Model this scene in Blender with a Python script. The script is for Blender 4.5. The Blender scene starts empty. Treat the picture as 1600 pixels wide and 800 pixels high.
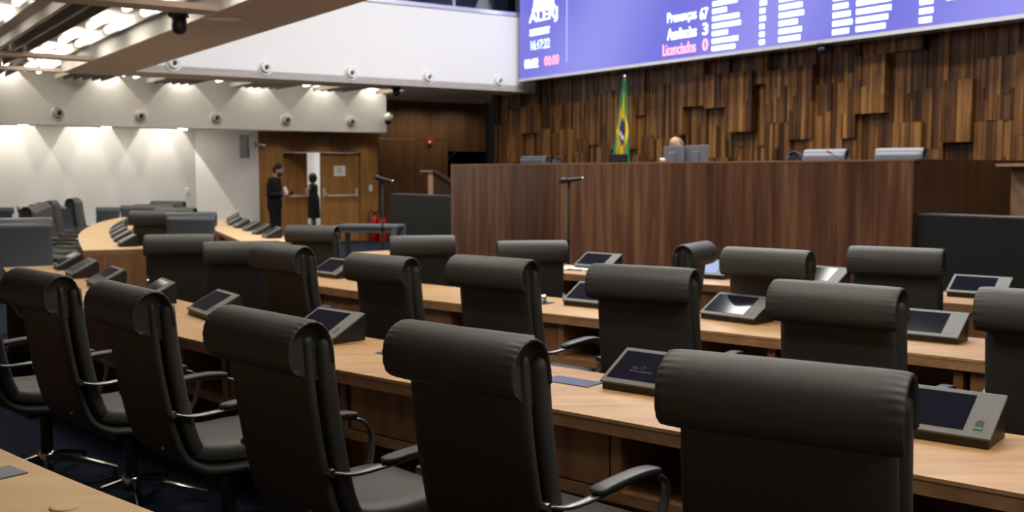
import bpy, bmesh, math, random
from mathutils import Vector, Matrix
random.seed(7)
S = bpy.context.scene
COL = S.collection
R = math.radians
PI = math.pi

# ------------------------------------------------------------------ camera
F, CH, HY = 1600.0, 1.58, 268.0
TH = math.atan((400 - HY) / F)
cd = bpy.data.cameras.new('camera'); cam = bpy.data.objects.new('camera', cd); COL.objects.link(cam)
cam.location = (0, 0, CH); cam.rotation_euler = (PI/2 - TH, 0, 0)
cd.sensor_width = 36; cd.lens = 36; cd.clip_start = .05; cd.clip_end = 200
cd.dof.use_dof = True; cd.dof.focus_distance = 2.75; cd.dof.aperture_fstop = 5.0
S.camera = cam

def ray(px, py):
    x = (px - 800)/F; y = -(py - 400)/F
    return Vector((x, math.cos(TH) + y*math.sin(TH), -math.sin(TH) + y*math.cos(TH)))
def at(px, py, z):                                   # the point at height z seen at a pixel
    d = ray(px, py); return Vector((0, 0, CH)) + d*((z - CH)/d.z)
def aty(px, py, Y):                                  # the point at distance Y seen at a pixel
    d = ray(px, py); return Vector((0, 0, CH)) + d*(Y/d.y)
HA = R(34.4)                                         # the hall is turned by this much against the camera
UN = Vector((math.cos(HA), math.sin(HA), 0)); UU = Vector((-math.sin(HA), math.cos(HA), 0))
def hall(N, U, z=0.0): return UN*N + UU*U + Vector((0, 0, z))
def onN(px, py, c): d = ray(px, py); return Vector((0, 0, CH)) + d*(c/UN.dot(d))
def onU(px, py, c): d = ray(px, py); return Vector((0, 0, CH)) + d*(c/UU.dot(d))

# ------------------------------------------------------------------ materials
def nt(name):
    m = bpy.data.materials.new(name); m.use_nodes = True
    return m, m.node_tree.nodes, m.node_tree.links, m.node_tree.nodes['Principled BSDF']
def plain(name, col, rough=.5, metal=0.0, spec=.5, bump=0, bscale=200, var=0, vscale=6):
    m, n, l, b = nt(name)
    b.inputs['Base Color'].default_value = (*col, 1); b.inputs['Roughness'].default_value = rough
    b.inputs['Metallic'].default_value = metal; b.inputs['Specular IOR Level'].default_value = spec
    tc = n.new('ShaderNodeTexCoord')
    if bump:
        t = n.new('ShaderNodeTexNoise'); t.inputs['Scale'].default_value = bscale; t.inputs['Detail'].default_value = 3
        l.new(tc.outputs['Object'], t.inputs['Vector'])
        bp = n.new('ShaderNodeBump'); bp.inputs['Strength'].default_value = bump; bp.inputs['Distance'].default_value = .002
        l.new(t.outputs['Fac'], bp.inputs['Height']); l.new(bp.outputs['Normal'], b.inputs['Normal'])
    if var:
        t = n.new('ShaderNodeTexNoise'); t.inputs['Scale'].default_value = vscale; t.inputs['Detail'].default_value = 4
        l.new(tc.outputs['Object'], t.inputs['Vector'])
        mx = n.new('ShaderNodeMix'); mx.data_type = 'RGBA'
        mx.inputs[6].default_value = (*[c*(1 - var) for c in col], 1); mx.inputs[7].default_value = (*[min(1, c*(1 + var)) for c in col], 1)
        l.new(t.outputs['Fac'], mx.inputs[0]); l.new(mx.outputs[2], b.inputs['Base Color'])
    return m
def emis(name, col, s):
    m, n, l, b = nt(name)
    b.inputs['Base Color'].default_value = (*col, 1); b.inputs['Emission Color'].default_value = (*col, 1); b.inputs['Emission Strength'].default_value = s
    b.inputs['Roughness'].default_value = .6
    return m
def wood(name, stops, scale=(1, 14, 14), rot=0.0, rough=.4, spec=.4, island=0.0, big=1.0, bump=.05):
    m, n, l, b = nt(name)
    tc = n.new('ShaderNodeTexCoord'); mp = n.new('ShaderNodeMapping')
    mp.inputs['Rotation'].default_value = (0, 0, rot); mp.inputs['Scale'].default_value = scale
    l.new(tc.outputs['Object'], mp.inputs['Vector'])
    geo = n.new('ShaderNodeNewGeometry')
    add = n.new('ShaderNodeVectorMath'); add.operation = 'ADD'
    sc = n.new('ShaderNodeVectorMath'); sc.operation = 'SCALE'; sc.inputs['Scale'].default_value = 37.0
    cb = n.new('ShaderNodeCombineXYZ')
    for k in range(3): l.new(geo.outputs['Random Per Island'], cb.inputs[k])
    l.new(cb.outputs[0], sc.inputs[0]); l.new(mp.outputs[0], add.inputs[0]); l.new(sc.outputs[0], add.inputs[1])
    t = n.new('ShaderNodeTexNoise'); t.inputs['Scale'].default_value = big; t.inputs['Detail'].default_value = 6; t.inputs['Roughness'].default_value = .62; t.inputs['Distortion'].default_value = .4
    l.new(add.outputs[0], t.inputs['Vector'])
    fac = t.outputs['Fac']
    if island:
        ma = n.new('ShaderNodeMath'); ma.operation = 'SUBTRACT'; ma.inputs[1].default_value = .5; l.new(geo.outputs['Random Per Island'], ma.inputs[0])
        mb = n.new('ShaderNodeMath'); mb.operation = 'MULTIPLY_ADD'; mb.inputs[1].default_value = island
        l.new(ma.outputs[0], mb.inputs[0]); l.new(t.outputs['Fac'], mb.inputs[2]); fac = mb.outputs[0]
    cr = n.new('ShaderNodeValToRGB')
    e = cr.color_ramp.elements
    while len(e) < len(stops): e.new(.5)
    for k, (p, c) in enumerate(stops): e[k].position = p; e[k].color = (*c, 1)
    l.new(fac, cr.inputs['Fac']); l.new(cr.outputs['Color'], b.inputs['Base Color'])
    b.inputs['Roughness'].default_value = rough; b.inputs['Specular IOR Level'].default_value = spec
    if bump:
        bp = n.new('ShaderNodeBump'); bp.inputs['Strength'].default_value = bump; bp.inputs['Distance'].default_value = .004
        l.new(t.outputs['Fac'], bp.inputs['Height']); l.new(bp.outputs['Normal'], b.inputs['Normal'])
    return m
RA = math.atan2(.629, -.777)                         # direction along the rows of desks
M = {}
M['leather'] = plain('leather', (.041, .041, .039), .52, spec=.45, bump=.18, bscale=420)
M['leather_in'] = plain('leather_fold', (.018, .018, .018), .6, spec=.3)
M['chrome'] = plain('chrome', (.72, .72, .72), .16, 1.0)
M['armmetal'] = plain('arm_dark_reflection', (.20, .20, .20), .28, .9)  # chrome arm toned dark for the dark surroundings it reflects
M['bar'] = plain('satin_bar', (.62, .60, .56), .5, .2)
M['brushed'] = plain('brushed_aluminium', (.5, .5, .5), .35, 1.0)
M['grille'] = plain('black_speaker_mesh', (.006, .006, .006), .9, spec=.05)
M['darkwood'] = plain('dark_stained_wood', (.035, .017, .009), .5, spec=.3, var=.3, vscale=8)
M['black'] = plain('black_plastic', (.012, .012, .013), .42)
M['blackmatte'] = plain('matte_black', (.014, .014, .015), .7, spec=.25)
M['face'] = plain('terminal_face', (.115, .115, .11), .55, .1, bump=.05, bscale=900)
M['desk'] = wood('desk_wood', [(.25, (.33, .172, .064)), (.5, (.44, .252, .104)), (.75, (.55, .345, .155))], (1.2, 16, 16), -RA, .42, .4)
M['deskpale'] = wood('pale_desk_wood', [(.25, (.56, .37, .19)), (.5, (.64, .44, .245)), (.75, (.72, .52, .31))], (1.0, 12, 12), -RA, .5, .3)
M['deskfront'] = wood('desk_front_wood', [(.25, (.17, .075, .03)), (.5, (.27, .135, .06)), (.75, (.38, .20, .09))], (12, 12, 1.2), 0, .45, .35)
M['deskedge'] = wood('desk_edge_wood', [(.25, (.24, .115, .05)), (.5, (.34, .18, .085)), (.75, (.44, .26, .13))], (1.2, 14, 14), -RA, .42, .4)
M['door'] = wood('door_wood', [(.3, (.27, .12, .03)), (.5, (.34, .16, .042)), (.7, (.42, .205, .06))], (9, 9, .8), 0, .45, .35)
M['panel'] = wood('dark_panel_wood', [(.3, (.095, .040, .015)), (.5, (.135, .060, .022)), (.7, (.18, .085, .032))], (7, 7, .5), 0, .42, .4, .25)
M['walnut'] = wood('walnut_veneer', [(.24, (.042, .015, .008)), (.43, (.10, .040, .020)), (.58, (.165, .071, .035)), (.8, (.34, .17, .075))], (6, 6, .35), 0, .34, .45, .22, 1.5)
M['strip'] = wood('reclaimed_wood_strips', [(.14, (.026, .010, .003)), (.4, (.092, .037, .011)), (.62, (.175, .074, .022)), (.88, (.33, .16, .045))], (14, 14, 1.3), 0, .42, .35, .6, 1.0, .25)
M['lectern'] = wood('lectern_wood', [(.3, (.28, .15, .09)), (.7, (.42, .24, .15))], (10, 10, .8), 0, .45)
M['white'] = plain('white_paint', (.80, .78, .74), .75, spec=.2, var=.02, vscale=2)
M['whitecool'] = plain('white_gypsum', (.82, .82, .83), .7, spec=.2)
M['soffit'] = plain('beige_soffit', (.74, .63, .54), .8, spec=.15)
M['baffle'] = plain('grey_beige_baffle', (.42, .385, .34), .7, spec=.2)
M['carpet'] = plain('navy_carpet', (.013, .018, .036), .95, spec=.1, bump=.5, bscale=300, var=.35, vscale=60)
M['granite'] = plain('black_granite', (.020, .021, .021), .45, spec=.3, var=.35, vscale=12)
M['granitejoint'] = plain('granite_joint', (.085, .085, .09), .5)
M['green'] = plain('flag_green', (.015, .22, .085), .7)
M['yellow'] = plain('flag_yellow', (.80, .56, .03), .7)
M['blue'] = plain('flag_blue', (.03, .04, .28), .7)
M['flagwhite'] = plain('flag_white', (.75, .75, .75), .7)
M['red'] = plain('red_enamel', (.55, .02, .015), .4)
M['paper'] = plain('white_paper', (.82, .82, .80), .8, spec=.2)
M['greytable'] = plain('grey_laminate', (.085, .095, .105), .55)
M['skin'] = plain('skin', (.45, .26, .17), .55, spec=.3)
M['skindark'] = plain('brown_skin', (.26, .13, .075), .55, spec=.3)
M['cloth'] = plain('dark_suit_cloth', (.012, .012, .013), .9, spec=.15)
M['dress'] = plain('dark_dress_cloth', (.02, .022, .018), .9, spec=.15)
M['hair'] = plain('dark_hair', (.012, .008, .006), .7, spec=.3)
M['greyhair'] = plain('greying_hair', (.16, .14, .11), .7, spec=.3)
M['greyspk'] = plain('grey_speaker_grille', (.12, .12, .12), .6, bump=.2, bscale=500)
M['plastic'] = plain('white_plastic', (.78, .78, .76), .4)
M['exitgreen'] = plain('unlit_exit_sign_green', (.20, .27, .18), .5)
M['glass'] = None
m, n, l, b = nt('gallery_glass'); b.inputs['Base Color'].default_value = (.75, .8, .85, 1); b.inputs['Transmission Weight'].default_value = 1.0
b.inputs['Roughness'].default_value = .02; b.inputs['IOR'].default_value = 1.2; M['glass'] = m
M['lamp'] = emis('lamp_tube', (1, .93, .82), 6.0)
M['downlamp'] = emis('downlight_lamp', (1, .95, .85), 14.0)
M['bezel'] = plain('silver_bezel', (.75, .76, .80), .25, .6)
M['darkmetal'] = plain('dark_steel', (.05, .05, .055), .45, .8)
M['bluelitlea'] = plain('blue_grey_leather', (.055, .064, .078), .42, spec=.5, bump=.1, bscale=420)  # dark leather with the screen's blue light painted into its colour
M['palelitlea'] = plain('pale_grey_leather', (.17, .18, .215), .5, spec=.4)  # same dark leather, the screen's bright sheen painted in as a pale tone
M['socket'] = plain('steel_blue_socket_lid', (.10, .12, .17), .3, .7)
M['cardgreen'] = plain('green_card', (.02, .16, .07), .5)
# the big LED wall and lit terminal screens
def screenmat(name, c1, c2, s):
    m, n, l, b = nt(name)
    tc = n.new('ShaderNodeTexCoord'); mp = n.new('ShaderNodeMapping'); mp.inputs['Rotation'].default_value = (0, 0, .5); mp.inputs['Scale'].default_value = (.35, .35, .35)
    w = n.new('ShaderNodeTexWave'); w.inputs['Scale'].default_value = .25; w.inputs['Distortion'].default_value = .6
    l.new(tc.outputs['Object'], mp.inputs[0]); l.new(mp.outputs[0], w.inputs[0])
    mx = n.new('ShaderNodeMix'); mx.data_type = 'RGBA'; mx.inputs[6].default_value = (*c1, 1); mx.inputs[7].default_value = (*c2, 1)
    l.new(w.outputs['Fac'], mx.inputs[0])
    b.inputs['Base Color'].default_value = (.01, .01, .012, 1); b.inputs['Roughness'].default_value = .4
    l.new(mx.outputs[2], b.inputs['Emission Color']); b.inputs['Emission Strength'].default_value = s
    return m
M['led'] = screenmat('led_wall_picture', (.14, .135, .62), (.24, .235, .72), 1.15)
M['ledtext'] = emis('led_white_text', (.85, .97, 1.0), 1.5)
M['ledcyan'] = emis('led_pale_text', (.72, .92, 1.0), 1.25)
M['ledred'] = emis('led_red_text', (1.0, .36, .42), 1.2)
M['ledline'] = emis('led_rule_line', (.34, .36, .85), 1.1)
m, n, l, b = nt('terminal_screen'); b.inputs['Base Color'].default_value = (.004, .004, .006, 1); b.inputs['Roughness'].default_value = .07; b.inputs['Specular IOR Level'].default_value = .1
b.inputs['Emission Color'].default_value = (.05, .05, .10, 1); b.inputs['Emission Strength'].default_value = .12; M['tscreen'] = m
m, n, l, b = nt('lit_terminal_screen'); b.inputs['Base Color'].default_value = (.05, .06, .1, 1); b.inputs['Roughness'].default_value = .1
b.inputs['Emission Color'].default_value = (.45, .56, .85, 1); b.inputs['Emission Strength'].default_value = .8; M['tlit'] = m
M['tglyph'] = emis('screen_clock_text', (.2, .2, .3), .22)
for n_ in M['tglyph'].node_tree.nodes:
    if n_.type == 'BSDF_PRINCIPLED': n_.inputs['Base Color'].default_value = (.01, .01, .015, 1)

# ------------------------------------------------------------------ mesh helpers
class MB:
    def __init__(s): s.v = []; s.f = []; s.mi = []; s.sm = []
    def add(s, vs, fs, mi=0, smooth=False):
        o = len(s.v); s.v += [Vector(v) for v in vs]
        for f in fs: s.f.append([o + i for i in f]); s.mi.append(mi); s.sm.append(smooth)
    def box(s, x0, x1, y0, y1, z0, z1, mi=0, mat=None):
        vs = [(x, y, z) for z in (z0, z1) for y in (y0, y1) for x in (x0, x1)]
        if mat is not None: vs = [mat @ Vector(v) for v in vs]
        s.add(vs, [(0, 2, 3, 1), (4, 5, 7, 6), (0, 1, 5, 4), (2, 6, 7, 3), (0, 4, 6, 2), (1, 3, 7, 5)], mi)
    def rings(s, rings, mi=0, smooth=True, cap=True, closed=False):
        o = len(s.v); n = len(rings[0]); k = len(rings)
        for r in rings: s.v += [Vector(p) for p in r]
        for i in range(k if closed else k - 1):
            for j in range(n):
                a, b_ = i*n + j, i*n + (j + 1) % n; c, d = ((i + 1) % k)*n + (j + 1) % n, ((i + 1) % k)*n + j
                s.f.append([o + a, o + b_, o + c, o + d]); s.mi.append(mi); s.sm.append(smooth)
        if cap and not closed:
            s.f.append([o + j for j in range(n)][::-1]); s.mi.append(mi); s.sm.append(False)
            s.f.append([o + (k - 1)*n + j for j in range(n)]); s.mi.append(mi); s.sm.append(False)
    def lathe(s, prof, n=24, mi=0, mat=None, cap=True, smooth=True):
        rg = []
        for r, z in prof:
            q = [Vector((max(r, 1e-4)*math.cos(2*PI*j/n), max(r, 1e-4)*math.sin(2*PI*j/n), z)) for j in range(n)]
            rg.append([mat @ p for p in q] if mat is not None else q)
        s.rings(rg, mi, smooth, cap)
    def tube(s, pts, r, n=10, mi=0, ry=None, side=None, ex=1.0):
        pts = [Vector(p) for p in pts]; rg = []
        for i, p in enumerate(pts):
            t = (pts[min(i + 1, len(pts) - 1)] - pts[max(i - 1, 0)]).normalized()
            up = Vector(side) if side is not None else (Vector((0, 0, 1)) if abs(t.z) < .9 else Vector((1, 0, 0)))
            a = (up - t*up.dot(t)).normalized(); b2 = t.cross(a)
            ra = r[i] if isinstance(r, (list, tuple)) else r
            rb = (ry[i] if isinstance(ry, (list, tuple)) else ry) if ry is not None else ra
            ring = []
            for j in range(n):
                c, q = math.cos(2*PI*j/n), math.sin(2*PI*j/n)
                c = math.copysign(abs(c)**ex, c); q = math.copysign(abs(q)**ex, q)
                ring.append(p + a*(ra*c) + b2*(rb*q))
            rg.append(ring)
        s.rings(rg, mi)
    def ell(s, c, rx, ry, rz, n=16, m=10, mi=0, mat=None):
        rg = []
        for i in range(m + 1):
            ph = -PI/2 + PI*i/m; cr = max(math.cos(ph), 1e-3)
            q = [Vector((c[0] + rx*cr*math.cos(2*PI*j/n), c[1] + ry*cr*math.sin(2*PI*j/n), c[2] + rz*math.sin(ph))) for j in range(n)]
            rg.append([mat @ p for p in q] if mat is not None else q)
        s.rings(rg, mi)
    def mesh(s, name, mats, bevel=0, seg=2):
        me = bpy.data.meshes.new(name); me.from_pydata([tuple(v) for v in s.v], [], s.f)
        for m_ in (mats if isinstance(mats, (list, tuple)) else [mats]): me.materials.append(m_)
        for p, i, q in zip(me.polygons, s.mi, s.sm): p.material_index = i; p.use_smooth = q
        bm = bmesh.new(); bm.from_mesh(me)
        bmesh.ops.recalc_face_normals(bm, faces=bm.faces)
        if bevel:
            ed = [e for e in bm.edges if len(e.link_faces) == 2 and e.calc_face_angle(0) > R(40)]
            bmesh.ops.bevel(bm, geom=ed, offset=bevel, segments=seg, profile=.6, affect='EDGES', clamp_overlap=True)
        bm.to_mesh(me); bm.free(); return me
    def build(s, name, mats, parent=None, loc=None, rz=None, bevel=0, seg=2):
        o = bpy.data.objects.new(name, s.mesh(name, mats, bevel, seg)); COL.objects.link(o)
        if parent is not None: o.parent = parent
        if loc is not None: o.location = loc
        if rz is not None: o.rotation_euler = (0, 0, rz)
        return o
def tag(o, label, cat, group=None, kind=None):
    o['label'] = label; o['category'] = cat
    if group: o['group'] = group
    if kind: o['kind'] = kind
    return o
def struct(o, label=None, cat=None):
    o['kind'] = 'structure'
    if label: o['label'] = label
    if cat: o['category'] = cat
    return o
def empty(name, loc=(0, 0, 0), rz=0.0):
    o = bpy.data.objects.new(name, None); COL.objects.link(o); o.location = loc; o.rotation_euler = (0, 0, rz); o.empty_display_size = .1
    return o
def copy_tree(o, parent=None):
    kids = [c for c in bpy.data.objects if c.parent == o]
    c = o.copy(); COL.objects.link(c); c.parent = parent
    for k in kids: copy_tree(k, c)
    return c
def hb(name, mat, *boxes, kind=True, bevel=0):       # boxes in hall coordinates as one piece of the room
    mb = MB()
    for bx in boxes: mb.box(*bx)
    o = mb.build(name, mat, rz=HA, bevel=bevel)
    if kind: o['kind'] = 'structure'
    return o

# ------------------------------------------------------------------ the room
hb('floor', M['carpet'], (-6, 16, -6, 30, -.1, 0))
GA, GB, GC = 4.4, 17.1, 3.18                          # gallery edges over the low hall, and its underside
BZ = 2.43
hb('wall_left', M['white'], (-6, 6.84, 21.97, 22.17, 0, 3.9))
mb = MB(); a0 = Vector((6.84, 21.97, 0)); a1 = Vector((7.95, 21.2, 0)); dv = (a1 - a0); ln = dv.length; an = math.atan2(dv.y, dv.x)
mb.box(0, ln, 0, .2, 0, 3.9, mat=Matrix.Translation(a0) @ Matrix.Rotation(an, 4, 'Z'))
struct(mb.build('wall_corner', M['white'], rz=HA))
def Nat(px, U): p = onU(px, 300, U); return p.dot(UN)
def Uat(px, N): p = onN(px, 300, N); return p.dot(UU)
DU = 21.2
n0, n1, n2, n3 = 7.95, Nat(443, DU), Nat(503, DU), Nat(563, DU)
n4 = Nat(591, DU); DT = 2.0
hb('wall_door', M['door'], (n0, n1, DU, DU + .16, 0, 3.6), (n3, n4, DU, DU + .16, 0, 3.6), (n1, n3, DU, DU + .16, DT, 3.6))
hb('trim_1', M['door'], (n1 - .05, n1, DU - .02, DU + .18, 0, DT + .05), (n3, n3 + .05, DU - .02, DU + .18, 0, DT + .05), (n1, n3, DU - .02, DU + .18, DT, DT + .05), bevel=.006)
# dark panelled wall right of the door, with an opening behind the rostrum
k0 = Nat(700, 22.0); kz = 2.08
mb = MB(); x = n4 - .02
edges = [n4 - .02, Nat(640, 22.), k0]
for x0, x1 in zip(edges, edges[1:]):
    mb.box(x0 + .004, x1 - .004, 22.0, 22.12, 0, 2.36); mb.box(x0 + .004, x1 - .004, 22.0, 22.12, 2.37, 4.2)
mb.box(k0 + .004, 15.2, 22.0, 22.12, kz, 4.2); mb.box(14.5, 16, 22.0, 22.12, 0, kz)
mb.box(n4 - .02, n4 + .1, DU + .16, 22.1, 0, 3.6)
struct(mb.build('wall_dark_panel', M['panel'], rz=HA))
hb('wall_passage', M['blackmatte'], (k0 - .3, 14.8, 23.4, 23.5, 0, 2.6), (k0 - .4, k0 - .3, 22.12, 23.5, 0, 2.6), (14.8, 14.9, 22.12, 23.5, 0, 2.6), (k0 - .4, 14.9, 22.12, 23.5, 2.6, 2.7))
# corridor beyond the door
hb('wall_corridor', M['white'], (n1 - .1, 12.3, 29.0, 29.1, 0, 2.8), (n1 - .2, n1 - .1, DU + .2, 29.1, 0, 2.8), (12.3, 12.4, 22.2, 29.1, 0, 2.8), (n1 - .1, n3 + .3, DU + .2, 29.1, 2.8, 2.9), (n3 + .3, 12.3, 22.2, 29.1, 2.8, 2.9))
# bulkhead over the door and white wall
bulk = hb('trim_2', M['white'], (-4, 10.55, 20.3, 21.0, BZ, 3.75))
# gallery front (white), soffits, ceilings
hb('wall_gallery', M['whitecool'], (GA, 12.45, GB, GB + .22, GC, 4.66))
hb('wall_gallery_near', M['whitecool'], (GA - .22, GA - .002, -6, GB + .22, GC + .11, 4.66))
hb('trim_3', M['bezel'], (GA, 12.38, GB - .03, GB + .26, 4.66, 4.74), bevel=.01)
hb('ceiling_soffit', M['soffit'], (3.5, GA, -6, GB + .9, GC, GC + .12), (GA, 12.45, GB, GB + .9, GC - .001, GC + .12), (10.9, 14.6, GB + .9, 22, GC + .1, GC + .2))
hb('ceiling', M['white'], (-6, GA - .22, -6, 22, 3.72, 3.8), (GA - .22, 12.4, GB + .22, 22, 3.72, 3.8))
hb('trim_4', M['white'], (3.46, 3.5, -6, 18.0, GC, 3.72))
hb('trim_5', M['white'], (3.5, 12.4, 18.0, 18.04, GC, 3.72))
beams = [(10.25, 10.6), (15.75, 16.05), (4.6, 4.95)]
for k, (u0, u1) in enumerate(beams): hb('trim_%d' % (6 + k), M['soffit'], (-6, 3.46, u0, u1, GC, GC + .06))
hb('trim_9', M['soffit'], (-6, 3.46, 17.9, 18.1, GC, GC + .06))
hb('ceiling_void', M['whitecool'], (GA - .2, 13, -6, 18.5, 7.6, 7.7))
hb('ceiling_gallery', M['white'], (GA, 13, 17.1, 22, 6.4, 6.5))
# press gallery above the white front: glazed
gw = empty('window_1', hall(GA, GB, 4.74), HA); gw['kind'] = 'structure'
mb = MB(); mb.box(0, 8.0, .10, .115, 0, 1.5); o = mb.build('glass', M['glass'], gw)
mb = MB()
for x in (2.3, 4.15, 6.0, 7.55): mb.box(x - .03, x + .03, .06, .15, 0, 1.6)
mb.box(7.6, 7.98, .0, .3, 0, 1.6)
mb.build('window_frame', M['brushed'], gw)
hb('wall_gallery_back', plain('gallery_dark_wall', (.10, .11, .17), .6), (GA, 13, 19.6, 19.7, 4.3, 6.5))  # screen's bluish reflection in the glass put into the back wall colour
hb('floor_gallery', plain('gallery_carpet', (.08, .08, .1), .9), (GA, 12.4, GB + .2, 19.7, 4.3, 4.4))
# white pleated shape added for the emblem's reflection in the gallery glass
p = onU(755, 6, 18.3)
reflg = empty('emblem_reflection', hall(p.dot(UN), 18.3, 4.4)); tag(reflg, 'white pleated shape standing in for a reflection in the gallery glass', 'lamp')
mb = MB(); rg = []
for i in range(9):
    t = i/8; rr = .05 + .17*(1 - t)**.7
    rg.append([Vector((rr*(1 + .05*math.sin(j*PI))*math.cos(2*PI*j/48), rr*(1 + .06*(j % 4 == 0))*math.sin(2*PI*j/48), .42 + .42*t)) for j in range(48)])
mb.rings(rg); mb.build('shade', M['plastic'], reflg)
mb = MB(); mb.lathe([(.10, 0), (.10, .02), (.02, .04), (.015, .45)]); mb.build('stand', M['brushed'], reflg)

# ------------------------------------------------------------------ ceiling baffles, light troughs
mb = MB()
def baffles(nlist, u0, u1, z0=GC + .06, z1=GC + .17):
    for x in nlist: mb.box(x - .011, x + .011, u0, u1, z0, z1)
TN = [-2.9, -1.3, 1.75, 3.05]
def free(x): return all(abs(x - t) > .36 for t in TN)
nl = [-4 + .2*k for k in range(38)]; nl = [x for x in nl if free(x) and x < 3.4]
for u0, u1 in ((-5, 4.6), (4.95, 10.25), (10.6, 15.75), (16.05, 17.9)): baffles(nl, u0, u1)
TF = [3.3, 4.95, 6.5, 8.3, 9.75, 11.0]
nl2 = [1.0 + .16*k for k in range(70)]; nl2 = [x for x in nl2 if all(abs(x - t) > .34 for t in TF)]
baffles(nl2, 18.1, 19.95, GC + .05, GC + .13)
struct(mb.build('ceiling_baffles', M['baffle'], rz=HA))
TSP = []
def trough(N, u0, u1, label, w=.30, group=None, lamp_n=3):
    L = u1 - u0
    e = empty('ceiling_light', hall(N, (u0 + u1)/2, GC + .02), HA); tag(e, label, 'ceiling light', group)
    mb = MB(); h = .26
    mb.rings([[(-w, y, h - .10), (-w*.75, y, h), (w*.75, y, h), (w, y, h - .10), (w - .02, y, h - .105), (w*.73, y, h - .015), (-w*.73, y, h - .015), (-w + .02, y, h - .105)] for y in (-L/2, L/2)], 0, False)
    for y in (-L/2, 0, L/2): mb.box(-.012, .012, y - .012 if y >= 0 else y, y + .012 if y <= 0 else y, h, .68)
    mb.build('reflector', M['white'], e)
    q = max(2, round(L/1.6)); seg = L/q
    for sx in (-.13, .13):
        for i in range(q):
            c = -L/2 + (i + .5)*seg + (.12 if sx > 0 else -.12)
            t = MB(); hl = min(.42, seg*.32); t.tube([(sx, c - hl, .15), (sx, c - hl*.8, .15), (sx, c + hl*.8, .15), (sx, c + hl, .15)], [.02, .045, .045, .02], 12); t.build('lamp', M['lamp'], e)
    for i in range(max(1, round(L/2.5))): TSP.append((N, u0 + (i + .5)*L/max(1, round(L/2.5)), L))
    return e
G1 = 'paired tube light troughs in the slatted ceiling'
trough(3.05, 10.62, 15.7, 'long bright light trough next to the void edge, beyond the black dome camera', group=G1)
trough(3.05, 5.0, 10.2, 'light trough at the void edge directly before the black dome camera', group=G1)
trough(3.05, 16.05, 17.85, 'short light trough at the far inner corner of the slatted ceiling', group=G1)
trough(1.75, 5.0, 10.2, 'light trough cut by the top of the frame, above the first cross beam', group=G1)
trough(1.75, 10.62, 15.7, 'light trough at the upper left edge of the photo, second from the void', group=G1)
trough(1.75, 16.05, 17.85, 'short light trough at the far left, second from the void edge', group=G1)
trough(3.05, -4.8, 4.5, 'long light trough overhead, out of sight above the near desks', group='unseen troughs over the near desks')
trough(1.75, -4.8, 4.5, 'long light trough overhead, out of sight above the near desks', group='unseen troughs over the near desks')
where = ['above the leftmost wall nozzle', 'left of the tip of the white gallery front', 'between the second and third wall nozzles', 'above the fourth wall nozzle',
         'above the last wall nozzle', 'beside the dark wood wall, last of the row']
for t, wd in zip(TF, where):
    trough(t, 18.12, 19.9, 'short far light trough %s' % wd, .27, 'short troughs under the far gallery')

# ------------------------------------------------------------------ wood relief wall
FN = 12.38
mb = MB(); rnd = random.Random(3)
UW0, UW1 = 4.6, 18.7
mb.box(FN + .0, FN + .2, UW0, UW1, .6, 4.0)
uu = UW0
while uu < UW1 - .05:
    w = min(rnd.choice((.24, .3, .36, .42, .5, .56)), UW1 - uu)
    zz = .6 - rnd.random()*.7
    while zz < 3.75:
        h = rnd.choice((.55, .7, .8, .95, 1.1)); z1 = min(zz + h, 3.9)
        if z1 - max(zz, .6) > .05:
            dep = rnd.choice((.02, .035, .06, .09, .13, .17))
            ns = max(2, round(w/.065)); su = uu
            ws = [rnd.uniform(.6, 1.5) for _ in range(ns)]; tw = sum(ws)
            for q in ws:
                ww = w*q/tw; d2 = dep + rnd.uniform(-.012, .012)
                za, zb = max(zz, .6), z1
                if rnd.random() < .35:
                    zm = za + (zb - za)*rnd.uniform(.3, .7)
                    mb.box(FN - d2, FN + .01, su + .0015, su + ww - .0015, za + .002, zm - .001)
                    d2 += rnd.uniform(-.014, .014)
                    mb.box(FN - d2, FN + .01, su + .0015, su + ww - .0015, zm + .001, zb - .002)
                else:
                    mb.box(FN - d2, FN + .01, su + .0015, su + ww - .0015, za + .002, zb - .002)
                su += ww
        zz = z1 if z1 < 3.9 else 4.2
    uu += w
struct(mb.build('wall_front', M['strip'], rz=HA))
hb('wall_front_upper', M['blackmatte'], (FN, FN + .2, -6, 18.7, 3.95, 7.6))

# ------------------------------------------------------------------ big LED screen
SN = 11.8
sul = Uat(812, SN); szb = (onN(812, 127, SN).z + onN(1600, 24, SN).z)/2
scr = empty('led_video_wall', hall(SN, sul, szb), 0)
X = -UU; Y = Vector((0, 0, 1)); Z = -UN
scr.matrix_world = Matrix(((X.x, Y.x, Z.x, hall(SN, sul).x), (X.y, Y.y, Z.y, hall(SN, sul).y), (X.z, Y.z, Z.z, szb), (0, 0, 0, 1)))
tag(scr, 'huge blue-violet voting display with white name lists above the wood wall', 'screen')
SW, SH = 12.0, 3.2
mb = MB(); mb.box(0, SW, .03, SH, -.05, 0); mb.build('display_face', M['led'], scr)
mb = MB(); mb.box(-.02, SW + .02, -.02, .03, -.3, .012); mb.build('bottom_bezel', M['bezel'], scr)
mb = MB(); mb.box(-.02, SW + .02, -.012, SH, -.3, -.052); mb.build('cabinet', M['blackmatte'], scr)
def sl(px, py):
    p = onN(px, py, SN); return (sul - p.dot(UU), p.z - szb)
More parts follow.
